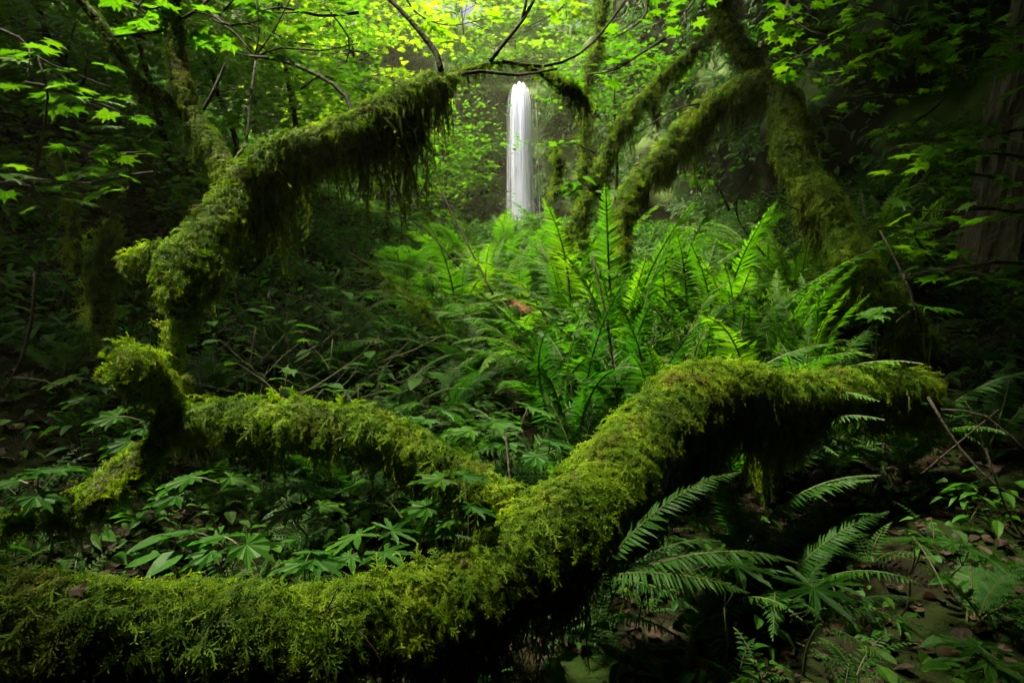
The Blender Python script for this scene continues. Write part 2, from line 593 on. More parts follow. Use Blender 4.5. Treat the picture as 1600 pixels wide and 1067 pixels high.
# cliff: rocky wall curving round the fall
cl = np.array([(-26, 8), (-18, 15), (-10, 20.5), (-4, 23.2), (-.6, 24.3), (.35, 24.8), (1.3, 24.1), (3.2, 20.5), (5.0, 15.5), (6.6, 11.0), (8.6, 7.5), (12, 4.0), (18, 0)], float)
clp = catmull(np.hstack([cl, np.zeros((len(cl), 1)), np.ones((len(cl), 1))]), .35)
cn = np.gradient(clp[:, :2], axis=0)
cn /= np.linalg.norm(cn, axis=1)[:, None]
cnorm = np.stack([cn[:, 1], -cn[:, 0]], -1)          # towards the camera side
rows_n = 66
cv = np.zeros((len(clp), rows_n, 3))
cw_top = np.zeros(len(clp))
for i, c in enumerate(clp):
    g = float(ground_h(c[0], c[1])) - .6
    top = 8.35 + (4.5 if c[0] > 0 else 1.6) * sst(.9, 5, abs(c[0] - .35)) + 3.0 * sst(3, 9, c[0])
    cw_top[i] = top
    for k in range(rows_n):
        t = k / (rows_n - 1)
        z = g + (top - g) * min(1, t / .86)
        over = max(0.0, t - .86) / .14
        back = .9 * min(t, .86) + over * 13
        z += over * 7.0
        q = np.array([c[0] - cnorm[i, 0] * back, c[1] - cnorm[i, 1] * back, z])
        w = noise.noise(Vector(q * .45)) * .9 + noise.noise(Vector(q * 1.3)) * .45 + abs(noise.noise(Vector((q[0] * 3, q[1] * 3, q[2] * 1.6)))) * .35
        w *= 1 - .8 * math.exp(-((c[0] - .35) / .8) ** 2)
        q[0] += cnorm[i, 0] * w; q[1] += cnorm[i, 1] * w
        q[2] += .25 * noise.noise(Vector(q * .8)) * (t > .1)
        cv[i, k] = q
cf = [(i * rows_n + k, (i + 1) * rows_n + k, (i + 1) * rows_n + k + 1, i * rows_n + k + 1) for i in range(len(clp) - 1) for k in range(rows_n - 1)]
cliff = link('cliff', mesh('cliff', cv.reshape(-1, 3), cf, [M_rock]))
tag(cliff, 'dark mossy rock wall curving round the waterfall', kind='structure')

# waterfall: layered curtains of strands leaving the lip
wf = empty('waterfall', P(816, 345, 22.4), 'thin white waterfall dropping down the mossy cliff', 'waterfall')
wf['kind'] = 'structure'
T0, B0 = P(813, 119, 22.4), P(815, 352, 22.0)
rw_ = np.random.RandomState(4)
for k in range(3):                                  # three bundles of falling threads, back to front
    mb = MB()
    for s_ in range((190, 160, 140)[k]):
        u = float(rw_.normal(0, .36 if k else .46)) + .18 * math.sin(s_ * 2.4)
        t0 = .012 + .035 * abs(u) ** 1.6 + .012 * math.sin(u * 11) + rw_.exponential(.02) + (rw_.uniform(0, .7) if rw_.rand() < .35 else 0)
        t1 = min(1.0, t0 + rw_.uniform(.35, 1.1)) if rw_.rand() < .6 else 1.0 - min(.6, rw_.exponential(.13))
        if t1 - t0 < .08: continue
        w0 = rw_.uniform(.003, .013) * max(.35, 1.3 - .6 * abs(u))
        n_ = 9
        ph, am = rw_.uniform(0, 6.28), rw_.uniform(.0, .012)
        v, f = [], []
        ang = rw_.uniform(-.9, .9)
        dy = rw_.uniform(-.14, .14) - .12 * k
        for q_ in range(n_ + 1):
            tt_ = t0 + (t1 - t0) * q_ / n_
            hw = (.24 + .19 * min(1, tt_ * 6) ** .6 + .08 * tt_)
            x = T0[0] + (B0[0] - T0[0]) * tt_ + u * hw + am * math.sin(ph + tt_ * 9)
            y = T0[1] + .9 - 2.1 * math.sqrt(tt_ + .02) + dy * min(1, .2 + tt_ * 4) + .22 * u * u
            z = T0[2] + (B0[2] - T0[2]) * tt_
            w = w0 * (.35 + .65 * math.sin(math.pi * min(1, .12 + .8 * q_ / n_)))
            v += [(x - w * math.cos(ang) - wf.location[0], y - w * math.sin(ang) - wf.location[1], z - wf.location[2]),
                  (x + w * math.cos(ang) - wf.location[0], y + w * math.sin(ang) - wf.location[1], z - wf.location[2])]
            if q_: f.append((2 * q_ - 2, 2 * q_ - 1, 2 * q_ + 1, 2 * q_))
        mb.add(v, f)
    o = link('water_strands', mb.mesh('water_strands', [M_water]), wf)
    o['kind'] = 'stuff'
mb = MB()                                           # spray drifting round the foot and along the edges
for s_ in range(2600):
    foot = rw_.rand() < .6
    tt_ = 1 - abs(rw_.normal(0, .09)) if foot else rw_.uniform(.1, 1)
    c = np.array([B0[0] + rw_.normal(0, .42 if foot else .40), B0[1] - .8 + rw_.normal(0, .3), T0[2] + (B0[2] - T0[2]) * tt_ + (rw_.normal(.05, .22) if foot else 0)]) - np.array(wf.location)
    d_ = rw_.normal(0, 1, (3, 3)) * rw_.uniform(.003, .008)
    d_[:, 2] *= 3
    mb.add([c + d_[0], c + d_[1], c + d_[2]], [(0, 1, 2)])
o = link('spray', mb.mesh('spray', [M_water], False), wf)
o['kind'] = 'stuff'


# ================================================================== LEAF SHAPES
def palmate(name, mats, tips, teeth=True, cup=.10, petiole=.7, stemr=.012, droop=.10):
    """tips: list of (angle, radius, sinus radius after it). The leaf points along +X from its stalk joint at the origin."""
    pts = []
    for i, (a, r, sn) in enumerate(tips):
        if teeth:
            w = 9
            pts.append((a - w * 1.2, r * .64)); pts.append((a - w * .75, r * .70)); pts.append((a - w * .55, r * .84))
        pts.append((a, r))
        if teeth:
            pts.append((a + w * .55, r * .84)); pts.append((a + w * .75, r * .70)); pts.append((a + w * 1.2, r * .64))
        if i < len(tips) - 1:
            a2 = tips[i + 1][0]
            pts.append(((a + a2) / 2, sn))
    v = [(0, 0, 0)]
    for a, r in pts:
        x, y = r * math.cos(R(a)), r * math.sin(R(a))
        v.append((x, y, -droop * r * r + cup * (1 if (len(v) % 2) else -.3) * .3 * r))
    f = [(0, i, i + 1) for i in range(1, len(v) - 1)]
    mb = MB()
    mb.add(v, f, .5, 0)
    if petiole:
        n = 4
        pv, pf = [], []
        for k in range(n + 1):
            t = k / n
            c = (-petiole * t * .75, 0, -petiole * .55 * t ** 1.6)
            for s in range(3):
                an = s * 2.094
                pv.append((c[0], c[1] + stemr * math.cos(an), c[2] + stemr * math.sin(an)))
        for k in range(n):
            for s in range(3):
                s2 = (s + 1) % 3
                pf.append((k * 3 + s, k * 3 + s2, (k + 1) * 3 + s2, (k + 1) * 3 + s))
        mb.add(pv, pf, .5, 1)
    return mb.mesh(name, mats, False)


def tipset(n, span, r0, r1, sinus, rnd):
    out = []
    for i in range(n):
        u = (i / (n - 1) - .5) * 2
        out.append((u * span, (r0 * (1 - abs(u) ** 1.6) + r1 * abs(u) ** 1.6) * rnd.uniform(.92, 1.06), sinus * rnd.uniform(.9, 1.1) * (1 - .25 * abs(u))))
    return out


rl = random.Random(5)
VINE = [palmate('leaf', [M_maple, M_stem], tipset(7, 125, .62, .40, .42, rl), True, rl.uniform(.05, .25), .45, .010, rl.uniform(.05, .35)) for _ in range(5)]
VINE_LIT = [palmate('leaf', [M_maple_lit, M_stem], tipset(7, 125, .62, .40, .42, rl), True, rl.uniform(.05, .25), .45, .010, rl.uniform(.05, .35)) for _ in range(4)]
CLUB = [palmate('leaf', [M_herb, M_stem], tipset(7, 128, .60, .36, .36, rl), True, .2, .9, .012, rl.uniform(.1, .35)) for _ in range(4)]
COLT = [palmate('leaf', [M_herb, M_stem], tipset(7, 135, .58, .46, .16, rl), True, .15, 1.1, .012, rl.uniform(.1, .3)) for _ in range(3)]


def simple_leaf(name, mats, w=.30, droop=.25, pet=.15):
    """pointed oval leaf, length 1, with a midrib fold"""
    v, f = [], []
    st = [(0, 0), (.15, .6), (.38, 1), (.65, .75), (.88, .28), (1, 0)]
    for t, k in st:
        z = -droop * t * t
        v += [(t, -w * k, z + .10 * w * k), (t, 0, z - .03), (t, w * k, z + .10 * w * k)]
    for i in range(len(st) - 1):
        for s in (0, 1):
            f.append((i * 3 + s, i * 3 + s + 1, i * 3 + s + 4, i * 3 + s + 3))
    mb = MB(); mb.add(v, f, .5)
    return mb.mesh(name, mats, False)


OVAL = [simple_leaf('leaf', [M_herb], w, d) for w, d in ((.30, .2), (.36, .35), (.26, .1))]


# ------------------------------------------------------------------ fern fronds
def frond(name, mats, seed, npairs=34, wmax=.16, a0=70, a1=-25, lacy=False, bend=0.0, hang=.25):
    rnd = random.Random(seed)
    n = 26
    pts, tan, nor = [], [], []
    p = np.array([0.0, 0, 0]); yaw = 0.0
    for k in range(n + 1):
        s = k / n
        a = R(a0 + (a1 - a0) * s ** 1.35)
        d = np.array([math.cos(a) * math.cos(yaw), math.cos(a) * math.sin(yaw), math.sin(a)])
        pts.append(p.copy()); tan.append(d)
        nor.append(np.array([-math.sin(a) * math.cos(yaw), -math.sin(a) * math.sin(yaw), math.cos(a)]))
        p = p + d / n
        yaw += bend / n
    pts, tan, nor = map(np.array, (pts, tan, nor))
    mb = MB()
    path = np.hstack([pts, (np.linspace(.0085, .0020, n + 1))[:, None]])
    v, f, _, _ = tube(path[::2], 4, cap=False)
    mb.add(v, f, .5, 1)

    def at(s):
        x = s * n; i = min(int(x), n - 1); q = x - i
        return pts[i] * (1 - q) + pts[i + 1] * q, tan[i] * (1 - q) + tan[i + 1] * q, nor[i] * (1 - q) + nor[i + 1] * q

    s0 = .14
    dsp = (1 - s0) / npairs
    for k in range(npairs):
        s = s0 + (1 - s0) * (k + .5) / npairs
        c, t, nn = at(s)
        u = (s - s0) / (1 - s0)
        prof = min(1.0, .55 + u * 2.2) * (1 - u ** 2.2) ** .8 if not lacy else min(1.0, .35 + u * 2.4) * (1 - u ** 1.5)
        ln = wmax * max(prof, .06)
        for sg in (-1, 1):
            if rnd.random() < .02: continue
            side = np.cross(nn, t) * sg
            sw = rnd.uniform(.18, .38) + u * .5
            d = side * math.cos(sw) + t * math.sin(sw)
            hg = hang * rnd.uniform(.2, 2.0); tw = rnd.uniform(-.4, .4)
            l = ln * (rnd.uniform(.85, 1.1) if rnd.random() > .05 else rnd.uniform(.3, .7))
            wd = dsp * (.40 if not lacy else .1)
            wv = t * math.cos(tw) + nn * math.sin(tw)
            var = rnd.random()
            if not lacy:
                vv = []
                for q, w in ((0, .75), (.3, 1.0), (.68, .72)):
                    cc = c + d * l * q - nn * l * hg * q * q
                    vv += [cc - wv * wd * w, cc + wv * wd * w]
                vv.append(c + d * l - nn * l * hg + wv * wd * .4)
                mb.add(vv, [(0, 1, 3, 2), (2, 3, 5, 4), (4, 5, 6)], var)
            else:
                m = max(4, int(11 * prof))
                for q in range(m):
                    qq = (q + .6) / m
                    cc = c + d * l * qq - nn * l * hg * qq * qq
                    pl = l * .30 * (1 - qq ** 1.4 * .85)
                    for s2 in (-1, 1):
                        dd = wv * s2 * .85 + d * .5
                        tp_ = cc + dd * pl - nn * pl * .12
                        w2 = d * l / m * .42
                        mb.add([cc - w2 * .6, cc + dd * pl * .55 - w2, tp_, cc + dd * pl * .55 + w2, cc + w2 * .6], [(0, 1, 2, 3, 4)], var)
    return mb.mesh(name, mats, False)


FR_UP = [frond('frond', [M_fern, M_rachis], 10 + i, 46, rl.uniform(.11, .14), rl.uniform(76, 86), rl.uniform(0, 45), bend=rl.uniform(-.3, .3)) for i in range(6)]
FR_UP_SHADE = [frond('frond', [M_fern_shade, M_rachis], 70 + i, 46, rl.uniform(.11, .14), rl.uniform(74, 86), rl.uniform(-5, 40), bend=rl.uniform(-.3, .3)) for i in range(5)]  # near ferns darkened by their material where less sun should fall
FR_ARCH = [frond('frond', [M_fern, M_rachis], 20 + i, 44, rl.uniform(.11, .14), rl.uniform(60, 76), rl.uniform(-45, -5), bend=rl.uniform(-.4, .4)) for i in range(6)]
FR_DARK = [frond('frond', [M_fern_shade, M_rachis], 30 + i, 36, rl.uniform(.12, .16), rl.uniform(58, 76), rl.uniform(-40, 5), bend=rl.uniform(-.4, .4)) for i in range(4)]
FR_FLAT = [frond('frond', [M_fern_shade, M_rachis], 40 + i, 34, rl.uniform(.13, .16), rl.uniform(35, 50), rl.uniform(-40, -10), bend=rl.uniform(-.4, .4)) for i in range(3)]
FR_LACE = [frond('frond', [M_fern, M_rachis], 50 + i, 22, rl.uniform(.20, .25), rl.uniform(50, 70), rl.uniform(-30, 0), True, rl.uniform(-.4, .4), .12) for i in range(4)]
FR_LACED = [frond('frond', [M_fern_shade, M_rachis], 60 + i, 22, rl.uniform(.20, .25), rl.uniform(45, 65), rl.uniform(-30, 0), True, rl.uniform(-.4, .4), .12) for i in range(4)]


FR_OLD = [frond('frond', [M_dead, M_dead], 90 + i, 34, rl.uniform(.09, .12), rl.uniform(25, 45), rl.uniform(-75, -45), bend=rl.uniform(-.6, .6), hang=.9) for i in range(3)]


def fern(name, loc, size, n, kinds, label, group, az0=None, spread=6.283, tilt=0.0):
    e = empty(name, loc, label, 'fern', group)
    for k in range(n):
        az = (az0 if az0 is not None else rs.uniform(0, 6.28)) + spread * ((k + rs.uniform(.2, .8)) / n - .5)
        o = link('frond', kinds[rs.randint(len(kinds))], e, (rs.uniform(-.03, .03), rs.uniform(-.03, .03), 0),
                 (rs.normal(0, .14), rs.normal(tilt, .20), az), size * rs.uniform(.55, 1.08))
    if name == 'sword_fern' and spread > 3 and loc[1] < 6:             # last year's brown fronds, sunk to the ground
        for k in range(rs.randint(0, 3)):
            link('dead_frond', FR_OLD[rs.randint(3)], e, (0, 0, 0), (rs.normal(0, .15), rs.normal(0, .15), rs.uniform(0, 6.28)), size * rs.uniform(.5, .8))
    return e


# ------------------------------------------------------------------ small plants
def stem_to(parent, a, b, r0, r1, name='stem', mat=None, bow=.1):
    a, b = np.array(a, float), np.array(b, float)
    m = (a + b) / 2 + np.array([rs.uniform(-bow, bow), rs.uniform(-bow, bow), 0]) * np.linalg.norm(b - a)
    path = catmull(np.array([[*a, r0], [*m, (r0 + r1) / 2], [*b, r1]]), np.linalg.norm(b - a) / 6 + 1e-4)
    v, f, _, _ = tube(path, 4)
    return link(name, mesh(name, v, f, [mat or M_stem]), parent)


def leafy_plant(name, loc, h, n, meshes, lsize, label, group, lean=(0, 0), spread=.6, cat='plant', facing=None, tip=(-.15, .25)):
    """upright plant: stem, leaves on stalks spreading round its upper part"""
    e = empty(name, loc, label, cat, group)
    stem_to(e, (0, 0, -.03), (lean[0], lean[1], h), h * .005 + .0015, h * .003 + .001)
    for k in range(n):
        t = 1.0 - .55 * (k / max(1, n)) * rs.uniform(.7, 1.1)
        az = k * 2.4 + rs.uniform(-.4, .4) if facing is None else facing + rs.normal(0, 1.0)
        r = spread * h * rs.uniform(.3, .75)
        p = (lean[0] * t + r * math.cos(az), lean[1] * t + r * math.sin(az), h * t + rs.uniform(-.02, .03))
        s = lsize * rs.uniform(.7, 1.15)
        link('leaf', meshes[rs.randint(len(meshes))], e, p, (rs.normal(0, .18), rs.uniform(*tip), az + rs.normal(0, .25)), s)
        stem_to(e, (lean[0] * t * .75, lean[1] * t * .75, h * t * .75), p, .003, .002, 'stalk')
    return e


def spray(name, pts, n, meshes, lsize, label, group, flat=.22, wid=.28, cat='branch', side=3):
    """a leafy twig: rows (px, py, depth); leaves in opposite pairs in a flat tier"""
    rows = [[*P(a, b, c), .009 * (1 - .7 * i / max(1, len(pts) - 1))] for i, (a, b, c) in enumerate(pts)]
    path = catmull(np.array(rows), .06)
    o0 = path[0, :3]
    e = empty(name, tuple(o0), label, cat, group)
    q = path.copy(); q[:, :3] -= o0
    v, f, _, _ = tube(q, 5)
    link('twig', mesh('twig', v, f, [M_twig]), e)
    ends = []
    for k in range(side):
        i = int(len(q) * (.25 + .65 * (k + rs.rand() * .6) / max(1, side))); i = min(i, len(q) - 2)
        d = q[i + 1, :3] - q[i, :3]; d /= np.linalg.norm(d) + 1e-9
        sdv = np.cross(d, (0, 0, 1.0)) * (1 if k % 2 else -1)
        en = q[i, :3] + (d * .5 + sdv * rs.uniform(.5, 1)) * wid * rs.uniform(.6, 1.4) + np.array([0, 0, rs.uniform(-.06, .03)])
        stem_to(e, q[i, :3], en, .004, .002, 'twig', M_twig)
        ends.append((q[i, :3], en))
    for k in range(n):
        if ends and rs.rand() < .6:
            a, b = ends[rs.randint(len(ends))]
            t = rs.uniform(.25, 1.05)
            c = a + (b - a) * t
        else:
            i = int(rs.uniform(.25, 1) * (len(q) - 1))
            c = q[i, :3]
        az = rs.uniform(0, 6.28)
        r = lsize * rs.uniform(.35, .9)
        c = c + np.array([math.cos(az) * r, math.sin(az) * r, rs.normal(-.01, .035)])
        link('leaf', meshes[rs.randint(len(meshes))], e, tuple(c), (rs.normal(0, flat), rs.normal(.12, flat), az), lsize * rs.uniform(.7, 1.15))
    return e


# ------------------------------------------------------------------ trees with crowns of many leaves
def crown_mesh(name, c, rx, ry, rz, nspray, nleaf, ls, mat, tier=.55, droop=.15, rough=False):
    """leaves in flat tiers spread through an uneven volume round c"""
    k7 = [(0, 1), (18, .55), (40, .92), (62, .5), (85, .75), (112, .42), (140, .45), (180, .12)]
    if rough:
        k7 = [(0, 1), (45, .85), (100, .7), (180, .3)]
    prof = k7 + [(360 - a, r) for a, r in reversed(k7[1:-1])]
    base = np.array([[.55 * r * math.cos(R(a)), .55 * r * math.sin(R(a)), -.12 * r * r] for a, r in prof])
    base = np.vstack([[0, 0, 0], base])
    nb = len(base)
    fb = np.array([[0, i, i % (nb - 1) + 1] for i in range(1, nb)])
    V, F, A = [], [], []
    cnt = 0
    for s in range(nspray):
        d = rs.normal(0, 1, 3); d /= np.linalg.norm(d)
        rr = rs.uniform(.35, 1) ** .6
        sc = np.array(c) + d * np.array([rx, ry, rz]) * rr
        tr = tier * rs.uniform(.5, 1.3)
        tilt = rs.normal(0, .22, 2)
        sv = rs.rand()
        m = int(nleaf * rs.uniform(.5, 1.4))
        for k in range(m):
            a, r = rs.uniform(0, 6.283), tr * math.sqrt(rs.rand())
            lx, ly = r * math.cos(a), r * math.sin(a)
            q = sc + np.array([lx, ly, lx * tilt[0] + ly * tilt[1] - droop * r * r / tr + rs.normal(0, .04)])
            rot = np.array(Euler((rs.normal(0, .3), rs.normal(.1, .3), rs.uniform(0, 6.28))).to_matrix())
            V.append(base @ rot.T * (ls * rs.uniform(.65, 1.2)) + q)
            F.append(fb + cnt * nb)
            A.append(np.full(nb, sv * .6 + rs.rand() * .4))
            cnt += 1
    V = np.concatenate(V); F = np.concatenate(F); A = np.concatenate(A)
    me = bpy.data.meshes.new(name)
    me.vertices.add(len(V)); me.vertices.foreach_set('co', V.astype(np.float32).ravel())
    me.loops.add(len(F) * 3); me.loops.foreach_set('vertex_index', F.astype(np.int32).ravel())
    me.polygons.add(len(F)); me.polygons.foreach_set('loop_start', (np.arange(len(F)) * 3).astype(np.int32))
    me.materials.append(mat)
    a = me.attributes.new('var', 'FLOAT', 'POINT'); a.data.foreach_set('value', A.astype(np.float32))
    me.update(calc_edges=True)
    return me


def crown_tree(name, pc, rx, rz, nspray, nleaf, ls, mat, label, group=None, ry=None, base=None, tr=.05, tier=.55, cat='tree', nb=7):
    """pc: (px, py, depth) of the crown's centre; the trunk stands on the ground below, a little behind"""
    c = P(*pc)
    if base == 'top':
        base = (c[0], c[1] + .3)
    bx, by = (c[0] + rs.uniform(-.4, .4), c[1] + rs.uniform(.2, .8)) if base is None else base
    gz = float(ground_h(bx, by)) - .1 if by < 24.5 else 8.1 + max(0.0, by - 25.8) * .5
    loc = np.array([bx, by, gz])
    e = empty(name, tuple(loc), label, cat, group)
    top = c - loc + np.array([0, 0, rz * .7])
    pth = catmull(np.array([[0, 0, 0, tr], [top[0] * .2 + rs.uniform(-.15, .15), top[1] * .2, top[2] * .4, tr * .8], [*(top * .7), tr * .55], [*top, tr * .15]]), .2)
    v, f, _, _ = tube(pth, 7)
    link('trunk', mesh('trunk', v, f, [M_twig]), e)
    for k in range(nb):
        i = int(len(pth) * rs.uniform(.45, .95)); i = min(i, len(pth) - 1)
        d = rs.normal(0, 1, 3); d[2] = abs(d[2]) * .4
        d /= np.linalg.norm(d)
        en = pth[i, :3] + d * np.array([rx, ry or rx, rz * .8]) * rs.uniform(.6, 1)
        stem_to(e, pth[i, :3], en, tr * .35, tr * .08, 'limb', M_twig)
    link('crown', crown_mesh('crown', c - loc, rx, ry or rx, rz, nspray, nleaf, ls, mat, tier), e)
    return e

# ================================================================== MOSSY TREES AND LOGS
t = empty('mossy_log_tree', tuple(P(820, 900, 1.5)), 'thick moss covered trunk sprawling across the foreground and rising to the right', 'tree')
t.location = (0, 0, 0)
mossy_limb('trunk', t, [(-260, 985, 1.00, 110), (-60, 985, 1.05, 108), (180, 1000, 1.12, 100), (420, 1000, 1.22, 92), (640, 965, 1.36, 82),
                        (780, 905, 1.52, 78), (880, 825, 1.70, 78), (965, 740, 1.90, 74), (1045, 655, 2.15, 66), (1120, 612, 2.35, 56),
                        (1220, 622, 2.52, 46), (1320, 612, 2.64, 42), (1390, 606, 2.74, 40), (1432, 606, 2.80, 37), (1455, 610, 2.84, 24)],
           .036, 6400, .9, .24, .30, 18, .035, 1.0, 3.1, 5.0, litter=170)
mossy_limb('limb', t, [(1175, 640, 2.50, 18), (1190, 700, 2.62, 15), (1200, 800, 2.75, 12), (1195, 860, 2.8, 12)], .05, 900, 1.4, .22, .4, 9, .05, .6)

t = empty('mossy_maple', (0, 0, 0), 'dark mossy maple on the left with a long moss draped limb arching towards the waterfall', 'tree')
mossy_limb('trunk', t, [(-60, 850, 1.72, 26), (20, 824, 1.74, 30), (80, 806, 1.75, 34), (140, 786, 1.76, 38), (195, 745, 1.80, 42), (240, 705, 1.84, 36), (266, 660, 1.9, 30), (270, 600, 1.95, 24),
                        (275, 540, 2.0, 20), (283, 485, 2.03, 32), (292, 430, 2.06, 56), (318, 388, 2.12, 54), (350, 342, 2.2, 40), (366, 300, 2.26, 32)],
           .042, 3400, .5, .15, .35, 13, .04, .75, 7.7)
mossy_limb('stem', t, [(372, 330, 2.24, 22), (362, 290, 2.27, 25), (340, 245, 2.32, 27), (312, 200, 2.36, 26), (290, 160, 2.38, 23), (276, 90, 2.42, 21), (270, 20, 2.46, 19), (268, -90, 2.52, 17)],
           .024, 4200, .7, .10, .3, 12, .03, .85, 8.2)
mossy_limb('limb', t, [(262, 672, 1.9, 32), (300, 662, 1.9, 40), (370, 664, 1.9, 46), (460, 668, 1.9, 48), (540, 672, 1.9, 49), (620, 696, 1.9, 46), (690, 728, 1.88, 40), (750, 760, 1.84, 36), (800, 790, 1.8, 32)],
           .038, 5200, 1.2, .20, .22, 14, .035, 1.0, 12.2)
mossy_limb('limb', t, [(364, 306, 2.26, 24), (385, 278, 2.28, 34), (430, 250, 2.34, 38), (500, 228, 2.42, 38), (570, 200, 2.5, 38), (630, 165, 2.58, 38), (672, 142, 2.66, 32), (698, 130, 2.7, 20), (712, 124, 2.72, 10)],
           .040, 4200, 1.2, .28, .32, 13, .035, .95, 1.5)
mossy_limb('limb', t, [(690, 134, 2.69, 16), (715, 120, 2.73, 12), (740, 108, 2.77, 8), (775, 98, 2.84, 6), (815, 102, 2.9, 6), (840, 112, 2.94, 7)], .026, 4200, 1.2, .14, .2, 7, .04, .9)
mossy_limb('limb', t, [(838, 114, 2.94, 4), (862, 124, 2.97, 15), (885, 138, 3.0, 19), (905, 150, 3.04, 18), (920, 164, 3.06, 8)], .04, 2600, 2.0, .24, .32, 9, .03, .95)
mossy_limb('limb', t, [(295, 178, 2.38, 14), (255, 152, 2.36, 17), (215, 125, 2.34, 17), (180, 70, 2.32, 15), (140, 18, 2.3, 14), (90, -40, 2.28, 12)], .024, 3000, .8, .10, .4, 10, .03, .7)
mossy_limb('broken_limb', t, [(266, 636, 1.94, 14), (248, 614, 1.88, 32), (226, 590, 1.83, 44), (202, 572, 1.79, 46), (182, 566, 1.77, 36)], .034, 6000, .5, .12, .3, 12, .03, 1.0)
mossy_limb('limb', t, [(296, 400, 2.1, 14), (265, 385, 2.16, 18), (235, 392, 2.2, 12), (190, 410, 2.26, 6)], .04, 2400, 1.0, .12, .3, 8, .04, .9)
mossy_limb('limb', t, [(370, 330, 2.25, 8), (400, 365, 2.3, 12), (412, 400, 2.3, 9), (385, 430, 2.28, 4)], .04, 1800, 2.0, .18, .3, 8, .04, .8)
for pts in ([(690, 122, 2.68, .016), (682, 85, 2.7, .013), (660, 55, 2.72, .012), (625, 15, 2.75, .010), (580, -25, 2.8, .008)],
            [(765, 98, 2.82, .010), (790, 65, 2.84, .010), (818, 30, 2.88, .008), (845, -20, 2.95, .007)],
            [(785, 96, 2.84, .008), (850, 104, 2.95, .008), (905, 85, 3.0, .006), (945, 45, 3.05, .006), (985, -10, 3.1, .005)],
            [(815, 35, 2.88, .008), (822, 0, 2.9, .007), (825, -40, 2.95, .006)],
            [(700, 122, 2.7, .010), (750, 112, 2.75, .008), (810, 118, 2.8, .006), (870, 108, 2.9, .005)],
            [(560, 205, 2.5, .010), (540, 150, 2.55, .009), (500, 120, 2.6, .008), (440, 95, 2.7, .008), (390, 88, 2.75, .006)],
            [(300, 200, 2.36, .009), (330, 150, 2.4, .007), (352, 100, 2.45, .005)],
            [(270, 45, 2.45, .007), (230, 52, 2.4, .006), (180, 58, 2.3, .005)],
            [(275, 35, 2.45, .008), (310, 15, 2.45, .006), (335, -10, 2.46, .005)],
            [(350, 260, 2.3, .007), (382, 230, 2.4, .006), (392, 150, 2.6, .006), (400, 92, 2.75, .005)],
            [(398, 90, 2.75, .005), (440, 75, 2.7, .004), (500, 80, 2.7, .003), (560, 68, 2.7, .002)],
            [(398, 90, 2.75, .005), (370, 55, 2.8, .004), (330, 28, 2.8, .003)],
            [(398, 90, 2.75, .004), (405, 50, 2.75, .003), (400, 0, 2.75, .003)],
            [(398, 90, 2.75, .004), (430, 45, 2.75, .003), (455, -5, 2.75, .003)],
            [(398, 90, 2.75, .004), (350, 80, 2.8, .003), (305, 72, 2.8, .002)]):
    twig('branch', t, pts)

ga = 'mossy limbs between the ferns and the cliff'
t = empty('mossy_arch', (0, 0, 0), 'mossy tree limb bent into an arch over the bright ferns', 'tree', ga)
mossy_limb('limb', t, [(972, 500, 4.1, 11), (972, 430, 4.1, 13), (976, 360, 4.12, 16), (982, 310, 4.15, 21), (1018, 265, 4.2, 23), (1062, 215, 4.25, 23), (1108, 168, 4.3, 22),
                       (1160, 142, 4.3, 25), (1200, 135, 4.3, 28), (1226, 165, 4.2, 30), (1236, 215, 4.1, 30), (1250, 262, 4.0, 33), (1280, 312, 3.9, 34), (1308, 358, 3.8, 32), (1338, 408, 3.7, 33),
                       (1370, 452, 3.62, 30), (1415, 495, 3.6, 26), (1450, 540, 3.6, 20)], .048, 3000, 1.6, .26, .6, 12, .06, .92, 4.4, 4.2)
for pts in ([(1125, 158, 4.3, .010), (1060, 170, 4.2, .006), (1000, 205, 4.1, .004)], [(1310, 365, 4.0, .008), (1250, 330, 3.9, .005), (1190, 300, 3.8, .004)]):
    twig('branch', t, pts)

t = empty('mossy_tree', (0, 0, 0), 'mossy forked tree hanging down from the top behind the arch', 'tree', ga)
mossy_limb('trunk', t, [(1118, -60, 5.0, 15), (1126, 0, 5.0, 18), (1138, 45, 5.0, 20), (1158, 82, 4.95, 23), (1180, 102, 4.9, 18)], .07, 1300, 1.2, .22, .4, 10, .07, .95)
mossy_limb('limb', t, [(1122, 40, 5.0, 10), (1085, 80, 5.05, 13), (1045, 118, 5.1, 15), (1000, 165, 5.15, 16), (965, 215, 5.2, 16), (938, 265, 5.2, 15), (905, 335, 5.2, 12), (868, 400, 5.15, 10)],
           .07, 1300, 1.6, .28, .4, 9, .07, .9)
mossy_limb('limb', t, [(1172, 95, 4.9, 14), (1205, 68, 4.85, 14), (1255, 54, 4.8, 16), (1310, 56, 4.75, 15), (1345, 66, 4.72, 6), (1385, 62, 4.7, 9), (1425, 72, 4.65, 8), (1470, 100, 4.6, 4), (1540, 108, 4.5, 3), (1640, 100, 4.4, 3)],
           .065, 1300, 1.5, .24, .4, 9, .07, .9)
mossy_limb('limb', t, [(1030, 135, 5.1, 5), (1022, 170, 5.1, 8), (1028, 200, 5.1, 4)], .06, 1000, 1.5, .2, .3, 7, .07, .9)

